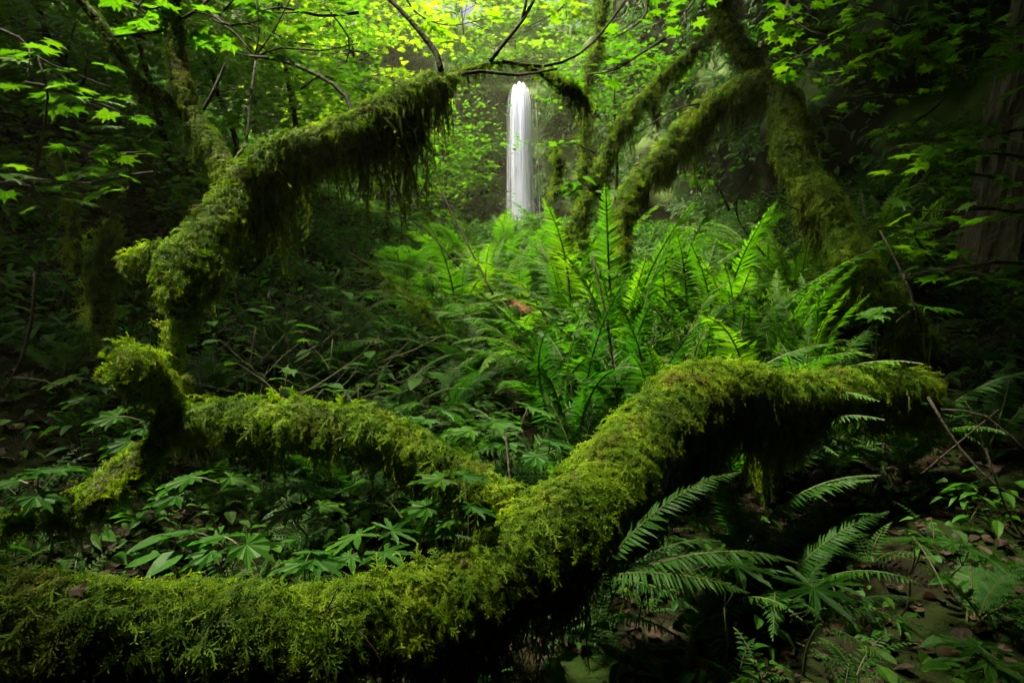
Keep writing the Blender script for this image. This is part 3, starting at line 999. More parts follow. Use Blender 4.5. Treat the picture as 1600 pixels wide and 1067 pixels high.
t = empty('mossy_tree', (0, 0, 0), 'slim upright mossy stem right of the waterfall top', 'tree', ga)
mossy_limb('trunk', t, [(945, -40, 7.2, 9), (940, 20, 7.2, 10), (936, 70, 7.2, 10), (922, 110, 7.2, 8), (916, 170, 7.2, 8), (912, 300, 7.2, 9), (905, 420, 7.2, 9)], .09, 700, .8, .22, .4, 8, .1, .9)
t = empty('mossy_stump', (0, 0, 0), 'leaning moss draped snag in the dark at the left edge', 'stump')
mossy_limb('trunk', t, [(140, 480, 2.9, 20), (120, 400, 2.9, 20), (112, 330, 2.9, 18), (100, 270, 2.9, 11), (86, 228, 2.9, 4)], .05, 900, 1.0, .2, .35, 9, .05, .7)
t = empty('mossy_stump', (0, 0, 0), 'rounded moss cushioned stump left of the maple trunk', 'stump')
mossy_limb('trunk', t, [(160, 520, 2.7, 26), (158, 440, 2.7, 28), (165, 395, 2.7, 30), (172, 355, 2.7, 18), (180, 335, 2.7, 6)], .05, 2000, 1.0, .2, .35, 9, .05, .95)
t = empty('mossy_branch', (0, 0, 0), 'low mossy branch dangling right of the waterfall base', 'branch')
mossy_limb('limb', t, [(870, 235, 6.0, 4), (872, 268, 6.0, 7), (865, 300, 6.0, 7), (880, 298, 5.9, 11), (900, 285, 5.9, 8), (915, 320, 5.9, 6), (910, 380, 5.9, 5)], .08, 900, 1.5, .25, .4, 7, .08, .9)

t = empty('fallen_log', (0, 0, 0), 'small rotten orange brown log lying among the ferns in the centre', 'log')
rows = [[*P(770, 462, 5.6), .03], [*P(800, 474, 5.4), .05], [*P(830, 492, 5.2), .055], [*P(865, 514, 5.0), .05], [*P(905, 540, 4.8), .045], [*P(950, 570, 4.6), .03]]
v, f, _, _ = tube(catmull(np.array(rows), .03), 14, .7, 11.0, 2.0)
link('log', mesh('log', v, f, [M_rot], smooth=False), t)
t = empty('fallen_branch', (0, 0, 0), 'mossy dead branch leaning over the dark bank left of the waterfall', 'branch')
mossy_limb('limb', t, [(545, 395, 4.2, 5), (590, 425, 4.2, 7), (640, 470, 4.1, 7), (700, 520, 4.0, 5)], .06, 1000, 1.0, .14, .3, 7, .06, .9)

# big conifer at the right edge: furrowed bark ridges
t = empty('conifer', (0, 0, 0), 'thick dark conifer trunk with furrowed bark at the right edge', 'tree')
rows = [[*P(1572, 560, 5.6), .62], [*P(1590, 440, 5.6), .50], [*P(1612, 300, 5.6), .43], [*P(1640, 120, 5.6), .38], [*P(1665, -60, 5.7), .35], [*P(1700, -500, 6.0), .30]]
path = catmull(np.array(rows), .06)
tt, nn_, bb = frames(path)
sides = 72
v = []
for i in range(len(path)):
    for j in range(sides):
        th = 2 * math.pi * j / sides
        d = nn_[i] * math.cos(th) + bb[i] * math.sin(th)
        q = path[i, :3] + d * path[i, 3]
        w = abs(noise.noise(Vector((d[0] * 7 + 3, d[1] * 7, path[i, 2] * 1.1 + th)))) + .5 * abs(noise.noise(Vector((d[0] * 16, d[1] * 16, path[i, 2] * 3))))
        v.append(path[i, :3] + d * path[i, 3] * (1.0 + .20 * (w - .35)))
f = [(i * sides + j, i * sides + (j + 1) % sides, (i + 1) * sides + (j + 1) % sides, (i + 1) * sides + j) for i in range(len(path) - 1) for j in range(sides)]
link('trunk', mesh('trunk', v, f, [M_fir], smooth=False), t)

# ================================================================== BACKGROUND MAPLES
gt = 'maples behind the mossy limbs'
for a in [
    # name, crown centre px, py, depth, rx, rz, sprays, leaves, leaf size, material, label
    ((610, 0, 27), 3.0, 2.6, 40, 42, .34, M_maple_lit, 'bright yellow green maple at the top, left of the waterfall lip'),
    ((775, 92, 26.5), 1.4, .9, 22, 40, .26, M_maple_lit, 'low yellow bush on the cliff edge at the waterfall lip'),
    ((850, 96, 26.5), 1.3, .8, 20, 40, .26, M_maple_lit, 'low yellow bush on the cliff edge right of the waterfall lip'),
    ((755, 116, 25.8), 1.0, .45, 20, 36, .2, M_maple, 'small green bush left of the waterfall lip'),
    ((808, 108, 27), 1.2, .6, 24, 36, .24, M_maple_lit, 'small yellow bush behind the waterfall lip'),
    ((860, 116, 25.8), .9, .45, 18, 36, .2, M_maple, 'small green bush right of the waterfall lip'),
    ((720, 30, 27), 2.2, 2.2, 26, 40, .36, M_maple_lit, 'glowing yellow maple crown just left above the waterfall'),
    ((800, 40, 28), 2.0, 2.0, 26, 40, .36, M_maple_lit, 'glowing yellow maple crown straight above the waterfall'),
    ((880, 10, 28), 2.6, 2.2, 32, 42, .34, M_maple_lit, 'yellow green maple crown at the top, right of the waterfall lip'),
    ((700, -30, 33), 5.0, 3.4, 50, 45, .46, M_maple_lit, 'tall pale maple farthest back at the top left of the waterfall'),
    ((880, -40, 34), 5.0, 3.4, 50, 45, .46, M_maple_lit, 'tall pale maple farthest back at the top right of the waterfall'),
    ((470, -20, 25), 4.0, 3.5, 70, 50, .30, M_maple_lit, 'tall green maple far back above the twigs at upper left'),
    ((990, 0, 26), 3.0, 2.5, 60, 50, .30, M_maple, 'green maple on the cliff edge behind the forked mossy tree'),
    ((545, 90, 13), 2.2, 1.9, 70, 55, .17, M_maple_lit, 'fresh green maple crown above the long mossy limb'),
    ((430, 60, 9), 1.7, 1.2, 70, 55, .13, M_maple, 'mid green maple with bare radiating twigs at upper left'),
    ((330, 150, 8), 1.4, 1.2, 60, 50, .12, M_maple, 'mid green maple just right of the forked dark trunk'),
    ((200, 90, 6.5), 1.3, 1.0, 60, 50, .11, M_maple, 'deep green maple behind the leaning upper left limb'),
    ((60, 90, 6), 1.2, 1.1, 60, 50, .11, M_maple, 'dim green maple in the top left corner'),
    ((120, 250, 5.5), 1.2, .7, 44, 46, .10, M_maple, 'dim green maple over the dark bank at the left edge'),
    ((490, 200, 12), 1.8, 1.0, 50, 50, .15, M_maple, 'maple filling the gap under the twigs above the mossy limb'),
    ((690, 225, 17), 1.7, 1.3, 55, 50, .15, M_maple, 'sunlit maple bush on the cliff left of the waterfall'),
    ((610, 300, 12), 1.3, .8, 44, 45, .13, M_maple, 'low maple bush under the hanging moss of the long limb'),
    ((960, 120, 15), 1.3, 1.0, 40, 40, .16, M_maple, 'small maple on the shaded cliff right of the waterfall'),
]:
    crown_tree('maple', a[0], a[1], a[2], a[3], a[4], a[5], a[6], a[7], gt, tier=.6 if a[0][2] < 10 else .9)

# ================================================================== LEAFY TWIGS (vine maple)
gs = 'leafy maple twigs in front of the dark cliff'
for pts, n, ms_, ls, lab in [
    ([(1000, -30, 3.6), (1010, 20, 3.5), (985, 45, 3.45), (960, 60, 3.4)], 10, VINE, .12, 'bright maple twig at the top between the waterfall and the forked tree'),
    ([(1040, 60, 3.6), (1000, 85, 3.5), (960, 110, 3.4), (915, 118, 3.4)], 12, VINE, .11, 'bright maple twig just right of the waterfall lip'),
    ([(1090, -40, 3.4), (1085, 0, 3.3), (1070, 20, 3.2), (1060, 45, 3.2)], 9, VINE, .12, 'maple twig at the top left of the forked mossy tree'),
    ([(1240, -30, 3.4), (1230, 15, 3.3), (1250, 40, 3.2), (1290, 60, 3.1)], 20, VINE, .12, 'maple twig hanging over the mossy limb at upper right'),
    ([(1330, -40, 3.2), (1330, 5, 3.2), (1360, 20, 3.1), (1410, 35, 3.0)], 22, VINE, .12, 'maple twig at the top right, above the thin mossy limb'),
    ([(1480, -40, 3.1), (1470, 0, 3.1), (1500, 25, 3.0), (1560, 40, 2.9)], 22, VINE, .12, 'maple twig across the top of the conifer trunk'),
    ([(1300, 60, 3.6), (1260, 80, 3.5), (1235, 95, 3.4), (1215, 105, 3.4)], 18, VINE, .11, 'tier of maple leaves between the forked tree and the arch'),
    ([(1380, 70, 3.5), (1360, 95, 3.4), (1340, 105, 3.3), (1300, 112, 3.3)], 18, VINE, .11, 'tier of maple leaves under the mossy limb at upper right'),
    ([(1600, 30, 3.4), (1560, 60, 3.3), (1500, 72, 3.2), (1440, 85, 3.1)], 18, VINE, .12, 'maple twig reaching left from the top of the conifer'),
    ([(1640, 120, 3.0), (1590, 95, 2.95), (1560, 88, 2.9), (1530, 92, 2.85)], 12, VINE, .13, 'maple leaves hanging before the conifer bark near the right edge'),
    ([(1420, 140, 4.2), (1380, 150, 4.1), (1340, 155, 4.0), (1290, 160, 4.0)], 16, VINE, .11, 'sparse maple twig in the dark gap right of the arch'),
    ([(1480, 150, 4.4), (1440, 185, 4.2), (1400, 200, 4.1), (1350, 195, 4.0)], 16, VINE, .11, 'sparse maple twig on the shaded cliff left of the conifer'),
    ([(1620, 200, 3.2), (1560, 208, 3.1), (1490, 215, 3.0), (1420, 225, 2.9)], 22, VINE, .13, 'broad tier of maple leaves level with the top of the arch leg'),
    ([(1620, 250, 2.8), (1560, 240, 2.7), (1480, 235, 2.65), (1390, 232, 2.6)], 24, VINE, .14, 'large maple leaves spreading left from the conifer'),
    ([(1640, 300, 3.0), (1560, 280, 2.9), (1480, 265, 2.85), (1400, 262, 2.8)], 20, VINE, .12, 'lower tier of maple leaves right of the mossy arch leg'),
    ([(1650, 345, 2.6), (1580, 330, 2.55), (1520, 325, 2.5), (1470, 330, 2.45)], 12, VINE, .13, 'maple leaves low in front of the conifer trunk'),
    ([(1340, 270, 4.4), (1310, 255, 4.3), (1285, 235, 4.2), (1262, 222, 4.2)], 10, VINE, .10, 'small maple twig touching the arch on its right side'),
    ([(1480, 440, 3.2), (1450, 400, 3.1), (1430, 360, 3.0), (1500, 355, 2.95)], 16, VINE, .11, 'maple leaves over the foot of the conifer'),
    ([(1640, 420, 3.0), (1570, 410, 2.9), (1500, 418, 2.85), (1440, 425, 2.8)], 16, VINE, .12, 'low maple twig crossing the conifer foot'),
    ([(1120, 300, 4.6), (1140, 260, 4.6), (1160, 235, 4.6), (1185, 225, 4.6)], 26, OVAL, .06, 'fine leaved twig inside the mossy arch'),
    ([(1140, 330, 4.6), (1120, 290, 4.6), (1090, 275, 4.6), (1075, 270, 4.5)], 26, OVAL, .06, 'small leaved twig in the dark under the left side of the arch'),
    ([(950, 330, 5.2), (930, 300, 5.1), (905, 285, 5.0), (880, 282, 5.0)], 14, OVAL, .12, 'compound leaved twig right of the waterfall base'),
    ([(640, 330, 7), (690, 250, 7), (740, 205, 7), (770, 190, 7)], 26, VINE, .12, 'sunlit maple twig on the mossy rock just left of the waterfall'),
    ([(930, 240, 6), (900, 225, 6), (880, 218, 5.9), (860, 222, 5.9)], 7, VINE, .12, 'pale maple twig right of the falling water'),
    ([(560, 20, 3.0), (500, 25, 2.9), (440, 12, 2.8), (400, 20, 2.7)], 14, VINE, .15, 'near maple leaves at the top between trunk and bright crown'),
    ([(300, -20, 2.6), (330, 20, 2.6), (360, 40, 2.5), (415, 30, 2.5)], 8, VINE, .16, 'large soft maple leaves right of the upright dark stem'),
    ([(160, -30, 2.4), (200, 0, 2.4), (230, 15, 2.4), (255, 10, 2.4)], 10, VINE, .16, 'large maple leaves between the two upper left stems'),
    ([(-20, 40, 2.6), (30, 60, 2.6), (60, 90, 2.6), (100, 110, 2.6)], 14, VINE, .14, 'large dim maple leaves in the top left corner'),
    ([(40, 130, 2.8), (100, 140, 2.7), (150, 160, 2.7), (190, 175, 2.7)], 14, VINE, .14, 'dim maple twig below the leaning upper left limb'),
    ([(230, 240, 2.9), (190, 240, 2.9), (150, 240, 2.85), (110, 235, 2.8)], 14, VINE, .12, 'dim tier of maple leaves left of the dark trunk'),
    ([(240, 270, 2.8), (200, 275, 2.8), (160, 285, 2.7), (130, 285, 2.7)], 14, VINE, .12, 'lower dim tier of maple leaves above the rounded stump'),
    ([(-20, 290, 2.6), (20, 285, 2.6), (50, 280, 2.5), (85, 285, 2.5)], 8, VINE, .12, 'few dim maple leaves at the left edge beside the snag'),
    ([(470, 140, 5), (500, 120, 5), (540, 130, 5), (580, 150, 5)], 20, VINE, .13, 'green maple twig just above the long mossy limb'),
    ([(620, -30, 5), (650, 20, 5), (700, 40, 5), (760, 30, 5)], 20, VINE_LIT, .16, 'large glowing maple leaves at the top centre'),
    ([(900, -30, 5.5), (880, 10, 5.5), (850, 30, 5.4), (820, 45, 5.4)], 14, VINE_LIT, .15, 'glowing maple leaves at the top right of centre'),
]:
    spray('maple_twig', pts, n, ms_, ls, lab, gs)

# ================================================================== FERNS
gf_ = 'ferns on the forest floor'
for px, d, size, n, kk, lab in [
    # sword ferns in the middle and right, some in the shade-painted green
    (905, 3.1, 1.10, 12, FR_UP_SHADE, 'tall upright sword fern behind the bend of the foreground trunk'),
    (1010, 3.3, 1.20, 12, FR_UP_SHADE, 'tall sword fern in front of the left foot of the arch'),
    (1090, 3.6, 1.10, 13, FR_ARCH, 'big bright sword fern under the middle of the arch'),
    (1150, 3.4, 1.10, 13, FR_ARCH + FR_UP, 'bright sword fern rising behind the highest part of the foreground trunk'),
    (1215, 3.6, 1.06, 13, FR_UP, 'sword fern under the right side of the arch'),
    (1290, 3.4, 0.91, 12, FR_UP, 'sword fern left of the arch foot, behind the mossy trunk end'),
    (1345, 3.1, 0.67, 11, FR_ARCH, 'smaller sword fern close behind the right end of the mossy trunk'),
    (1060, 4.6, 1.31, 13, FR_ARCH, 'sword fern behind the left leg of the arch'),
    (1140, 5.0, 1.25, 13, FR_ARCH, 'sword fern far back under the top of the arch'),
    (1250, 5.0, 1.14, 12, FR_UP, 'sword fern against the cliff under the arch'),
    (945, 4.6, 1.25, 12, FR_ARCH, 'bright sword fern left of the arch foot'),
    (880, 5.2, 1.10, 13, FR_ARCH, 'bright sword fern right below the waterfall'),
    (820, 6.6, 1.10, 13, FR_LACE, 'lacy fern right at the foot of the waterfall'),
    (760, 6.0, 1.15, 13, FR_UP, 'upright fern below and left of the waterfall'),
    (715, 5.6, 1.20, 13, FR_UP + FR_ARCH, 'tall fern on the bright bank left of the waterfall'),
    (670, 6.2, 1.20, 13, FR_LACE, 'lacy fern beneath the end of the long mossy limb'),
    (870, 7.2, 1.20, 13, FR_LACE, 'lacy fern just right of the waterfall foot'),
    (770, 8.5, 1.15, 12, FR_LACE, 'pale distant fern just left of the waterfall foot'),
    (730, 8.0, 1.15, 12, FR_LACE, 'pale distant fern under the sunlit maple bush'),
    (930, 8.0, 1.25, 12, FR_LACE, 'pale distant fern between waterfall and arch'),
    (1010, 6.5, 1.14, 12, FR_LACE, 'lacy fern behind the arch foot'),
    (850, 4.0, 0.89, 11, FR_ARCH, 'fern arching over the rotten orange log'),
    (640, 7.5, 1.15, 12, FR_LACE, 'distant lacy fern left of the bright bank'),
    (970, 3.9, 1.42, 13, FR_UP, 'bright sword fern just left of the foot of the arch, behind the tall ones'),
    (1120, 4.2, 1.48, 14, FR_UP + FR_ARCH, 'tallest sword fern in the middle under the arch'),
    (1190, 4.4, 1.42, 14, FR_ARCH, 'broad sword fern right of the middle under the arch'),
    (1275, 4.7, 1.25, 13, FR_ARCH, 'broad sword fern beside the right leg of the arch'),
    (1040, 5.6, 1.37, 13, FR_LACE, 'lacy fern behind the tall ferns under the arch'),
    (1180, 6.4, 1.37, 13, FR_ARCH, 'sword fern at the cliff foot beneath the arch top'),
    (1320, 5.6, 1.25, 12, FR_ARCH, 'sword fern at the cliff foot behind the right arch leg'),
    (800, 5.0, 0.94, 12, FR_ARCH, 'fern straight below the waterfall beside the rotten log'),
    (690, 4.9, 1.04, 12, FR_ARCH, 'fern left of the dark dead stem'),
    (1240, 2.95, 0.77, 11, FR_UP, 'yellowish upright fern touching the back of the right mossy trunk'),
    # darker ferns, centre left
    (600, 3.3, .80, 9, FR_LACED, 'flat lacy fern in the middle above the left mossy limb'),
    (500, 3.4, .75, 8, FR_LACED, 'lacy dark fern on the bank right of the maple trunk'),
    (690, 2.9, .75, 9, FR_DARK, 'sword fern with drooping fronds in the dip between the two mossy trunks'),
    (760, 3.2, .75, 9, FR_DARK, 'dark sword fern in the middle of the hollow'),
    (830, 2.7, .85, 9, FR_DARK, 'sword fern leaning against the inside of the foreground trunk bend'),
    (910, 2.6, .75, 9, FR_UP_SHADE, 'fern rising close behind the foreground trunk slope'),
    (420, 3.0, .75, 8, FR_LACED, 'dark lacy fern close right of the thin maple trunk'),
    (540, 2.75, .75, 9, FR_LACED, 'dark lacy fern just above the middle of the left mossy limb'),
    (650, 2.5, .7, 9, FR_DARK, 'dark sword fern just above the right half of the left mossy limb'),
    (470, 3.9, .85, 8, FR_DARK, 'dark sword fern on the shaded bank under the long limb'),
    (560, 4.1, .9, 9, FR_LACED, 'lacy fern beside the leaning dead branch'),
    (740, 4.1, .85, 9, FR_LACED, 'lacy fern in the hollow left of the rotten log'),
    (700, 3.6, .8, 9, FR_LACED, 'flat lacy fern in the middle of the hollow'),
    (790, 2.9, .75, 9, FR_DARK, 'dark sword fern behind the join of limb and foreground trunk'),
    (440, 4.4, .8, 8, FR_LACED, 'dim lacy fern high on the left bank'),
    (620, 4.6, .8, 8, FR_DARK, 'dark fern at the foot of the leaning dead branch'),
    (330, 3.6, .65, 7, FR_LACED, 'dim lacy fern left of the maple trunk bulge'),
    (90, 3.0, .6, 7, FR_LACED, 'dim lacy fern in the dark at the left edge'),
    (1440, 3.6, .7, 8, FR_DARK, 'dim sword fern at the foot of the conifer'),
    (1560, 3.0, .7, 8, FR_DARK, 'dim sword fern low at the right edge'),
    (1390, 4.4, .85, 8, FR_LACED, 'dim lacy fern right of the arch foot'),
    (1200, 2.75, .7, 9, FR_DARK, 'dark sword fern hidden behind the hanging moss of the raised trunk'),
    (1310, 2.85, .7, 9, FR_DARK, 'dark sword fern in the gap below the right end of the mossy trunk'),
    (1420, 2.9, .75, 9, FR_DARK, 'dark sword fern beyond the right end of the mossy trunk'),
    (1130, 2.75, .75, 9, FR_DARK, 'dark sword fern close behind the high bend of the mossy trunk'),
    (1030, 2.9, 1.0, 11, FR_UP_SHADE, 'bright slender fern directly behind the slope of the mossy trunk'),
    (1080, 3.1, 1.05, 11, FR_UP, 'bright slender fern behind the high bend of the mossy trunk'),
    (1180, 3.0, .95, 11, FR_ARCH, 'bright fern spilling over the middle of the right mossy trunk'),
    (960, 3.5, 1.2, 12, FR_UP_SHADE, 'slender tall fern in the left part of the fern bank'),
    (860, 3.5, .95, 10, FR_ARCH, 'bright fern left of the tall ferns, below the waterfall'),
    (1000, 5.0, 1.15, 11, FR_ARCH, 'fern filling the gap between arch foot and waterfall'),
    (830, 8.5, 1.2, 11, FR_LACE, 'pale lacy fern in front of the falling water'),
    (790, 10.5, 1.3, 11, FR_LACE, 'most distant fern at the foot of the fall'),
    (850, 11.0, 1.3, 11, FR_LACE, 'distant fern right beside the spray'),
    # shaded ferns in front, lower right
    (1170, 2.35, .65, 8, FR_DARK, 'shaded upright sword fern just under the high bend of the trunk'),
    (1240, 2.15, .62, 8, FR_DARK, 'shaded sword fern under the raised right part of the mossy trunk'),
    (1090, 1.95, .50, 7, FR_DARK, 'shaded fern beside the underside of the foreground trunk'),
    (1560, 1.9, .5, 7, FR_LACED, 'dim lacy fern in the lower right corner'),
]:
    e = fern('sword_fern' if kk not in (FR_LACE, FR_LACED) else 'lady_fern', G(px, d), size, n, kk, lab, gf_)
ORD = 'first second third fourth fifth sixth seventh eighth ninth tenth eleventh twelfth thirteenth fourteenth fifteenth sixteenth seventeenth eighteenth'.split()
for k, w in enumerate(ORD):
    px, d = 870 + 30 * k + rs.uniform(-14, 14), rs.uniform(3.9, 6.8) if k < 11 else rs.uniform(4.9, 7.0)
    fern('lady_fern' if k % 3 == 2 else 'sword_fern', G(px, d), rs.uniform(1.15, 1.5), 11, [FR_ARCH, FR_UP, FR_LACE][k % 3],
         w + ' from the left of the crowded ferns at the back, under the arch', 'crowded ferns under the arch')
# fronds sweeping over the ground at the lower right
fern('sword_fern', P(950, 905, 1.62), .50, 6, FR_FLAT, 'shaded fern with long fronds sweeping right across the lower right foreground', gf_, az0=-.35, spread=1.1)
fern('sword_fern', P(1240, 965, 1.55), .34, 6, FR_FLAT, 'low fern with twisted yellow green fronds near the bottom right of centre', gf_, az0=-.7, spread=2.4)
fern('licorice_fern', P(1298, 640, 2.52), .19, 1, FR_FLAT, 'single small frond poking out of the moss on the right trunk', gf_, az0=-.15, spread=.1)
fern('licorice_fern', P(655, 850, 1.45), .16, 3, FR_FLAT, 'tiny arching fern behind the foreground trunk below the big leaves', gf_, az0=.2, spread=2.0)

# ================================================================== BROAD LEAVED PLANTS
gp = 'broad leaved plants of the forest floor'


def stand(px, py, d):
    p = P(px, py, d)
    return (p[0], p[1], float(ground_h(p[0], p[1]))), p[2]




def placed_plant(name, root, leaves, meshes, label, group):
    """root: (px, depth) where the stem leaves the ground; leaves: (px, py, depth, length, heading)"""
    g = G(*root)
    e = empty(name, g, label, 'plant', group)
    top = np.mean([P(a, b, c) for a, b, c, _, _ in leaves], axis=0) - np.array(g)
    hub = top * np.array([.7, .7, .62])
    stem_to(e, (0, 0, -.03), hub, .005, .003)
    for (a, b, c, s, hd) in leaves:
        pt = P(a, b, c) - np.array(g)
        link('leaf', meshes[rs.randint(len(meshes))], e, tuple(pt), (rs.normal(0, .12), rs.uniform(0, .28), R(hd) + rs.normal(0, .1)), s * 1.25)
        stem_to(e, hub, pt, .0022, .0018, 'stalk')
    return e


for root, lv, ms_, lab in [
    ((715, 1.62), [(690, 748, 1.50, .11, 200), (725, 742, 1.56, .10, 20), (668, 792, 1.48, .10, 190), (735, 790, 1.50, .10, -10), (700, 812, 1.46, .07, 240)], CLUB, 'big lobed leaves rising between the left mossy limb and the foreground trunk'),
    ((800, 2.4), [(825, 634, 2.2, .15, 10), (772, 660, 2.1, .15, -30), (735, 672, 2.1, .14, 200), (790, 690, 2.05, .12, 250)], CLUB, 'pale lobed leaves above the join of the mossy limb and the foreground trunk'),
    ((560, 1.85), [(560, 835, 1.62, .13, 190), (600, 862, 1.56, .12, -40), (548, 868, 1.55, .11, 240), (612, 828, 1.66, .12, 30)], COLT, 'dark deeply lobed leaves under the left mossy limb'),
    ((485, 1.6), [(475, 878, 1.42, .11, 200), (492, 874, 1.42, .11, -20), (486, 862, 1.44, .08, 90)], CLUB, 'lobed leaves touching the back of the foreground trunk'),
    ((365, 1.8), [(350, 838, 1.62, .13, 170), (385, 850, 1.58, .13, -20), (300, 830, 1.66, .13, 190), (330, 862, 1.56, .10, 230)], CLUB, 'dark lobed leaves behind the foreground trunk left of centre'),
    ((275, 1.95), [(262, 838, 1.68, .09, 200), (288, 862, 1.62, .08, 240), (250, 866, 1.62, .08, 190), (275, 850, 1.65, .08, 20)], OVAL, 'dark pointed leaves beneath the left maple trunk'),
    ((320, 2.3), [(300, 745, 2.05, .17, 200), (345, 770, 1.98, .15, -20), (275, 775, 1.98, .14, 220), (360, 745, 2.1, .15, 20)], CLUB, 'dim lobed leaves in the shade under the left mossy limb'),
    ((450, 2.4), [(430, 770, 2.1, .14, 200), (470, 760, 2.15, .14, -10), (450, 800, 2.0, .13, 240), (500, 790, 2.0, .12, 0)], CLUB, 'dim leaves behind the hanging moss of the left limb'),
    ((40, 1.9), [(60, 735, 1.75, .15, 20), (30, 750, 1.72, .15, 170), (55, 775, 1.68, .12, -30)], CLUB, 'dark lobed leaves at the left edge'),
    ((200, 2.5), [(180, 650, 2.3, .16, 190), (225, 668, 2.25, .15, -10), (200, 690, 2.2, .14, 240)], CLUB, 'dim lobed leaves left of the maple trunk base'),
    ((130, 2.9), [(110, 590, 2.6, .16, 190), (150, 600, 2.55, .15, 0), (135, 620, 2.5, .14, 250)], CLUB, 'dim leaves left of the broken mossy limb'),
    ((1285, 1.75), [(1272, 918, 1.50, .165, 250), (1300, 912, 1.52, .12, 70)], COLT, 'large deeply lobed leaf at the bottom right of centre'),
    ((1150, 1.85), [(1150, 882, 1.62, .16, 300), (1120, 872, 1.66, .12, 180)], COLT, 'dark lobed leaves beside the sweeping fern fronds'),
    ((1430, 2.0), [(1428, 842, 1.85, .14, 80), (1440, 850, 1.83, .10, 300)], COLT, 'dim lobed leaf alone in the dark at lower right'),
    ((1510, 2.1), [(1515, 855, 1.95, .13, 330), (1545, 872, 1.9, .12, 300), (1490, 850, 1.97, .09, 150)], CLUB, 'dim drooping leaves at the right edge'),
    ((1560, 1.45), [(1545, 1032, 1.22, .13, 200), (1530, 1010, 1.25, .11, 120), (1570, 1050, 1.2, .11, 290)], COLT, 'grey green cut leaves in the bottom right corner'),
    ((1390, 3.0), [(1378, 482, 2.8, .14, 190), (1365, 492, 2.75, .12, 220)], CLUB, 'flat lobed leaves above the right end of the mossy trunk'),
    ((1450, 3.0), [(1445, 478, 2.8, .15, 10), (1470, 482, 2.8, .11, -30)], CLUB, 'lobed leaves right of the arch foot'),
    ((660, 2.5), [(640, 630, 2.3, .13, 190), (690, 640, 2.25, .13, 10), (665, 655, 2.2, .12, 250)], CLUB, 'lobed leaves just above the right half of the left mossy limb'),
    ((850, 2.3), [(860, 690, 2.05, .12, 20), (838, 712, 2.0, .11, 240)], CLUB, 'small lobed leaves tucked behind the slope of the foreground trunk'),
]:
    placed_plant('lobed_plant', root, lv, ms_, lab, gp)

gh = 'leafy herbs on the left bank'
HERBS = [(420, 420, 3.6, 'top of the shaded bank under the long mossy limb'), (470, 380, 4.0, 'bank straight below the long mossy limb'), (520, 400, 3.9, 'bank left of the dead branch'),
         (450, 470, 3.3, 'shaded bank right of the maple trunk bulge'), (400, 510, 3.0, 'shaded bank close right of the thin maple trunk'), (540, 460, 3.6, 'bank below the dead branch'),
         (520, 530, 3.0, 'slope above the left mossy limb'), (590, 520, 3.3, 'middle of the shaded slope'), (450, 570, 2.7, 'slope just above the left end of the mossy limb'),
         (640, 400, 5.0, 'edge of the bright bank below the hanging moss'), (690, 440, 4.6, 'edge of the bank left of the rotten log'), (330, 480, 3.2, 'dark gap left of the maple trunk'),
         (560, 600, 2.8, 'hollow just above the left mossy limb'), (660, 570, 3.4, 'middle of the hollow'), (740, 520, 4.2, 'hollow left of the rotten log'),
         (790, 560, 3.8, 'hollow below the rotten log'), (200, 480, 3.2, 'dark bank beside the rounded stump'), (60, 420, 3.6, 'dark bank at the left edge'),
         (620, 350, 6.0, 'bright bank under the hanging moss'), (700, 370, 6.0, 'bright bank below the waterfall')]
for k, (px, py, d, where) in enumerate(HERBS):
    loc, z = stand(px, py, d)
    h = min(.75, max(.22, z - loc[2]))
    leafy_plant('herb', loc, h, 9, OVAL if k % 3 else VINE, .11 if k % 3 else .10, 'leafy green herb on the ' + where, gh, spread=.75)

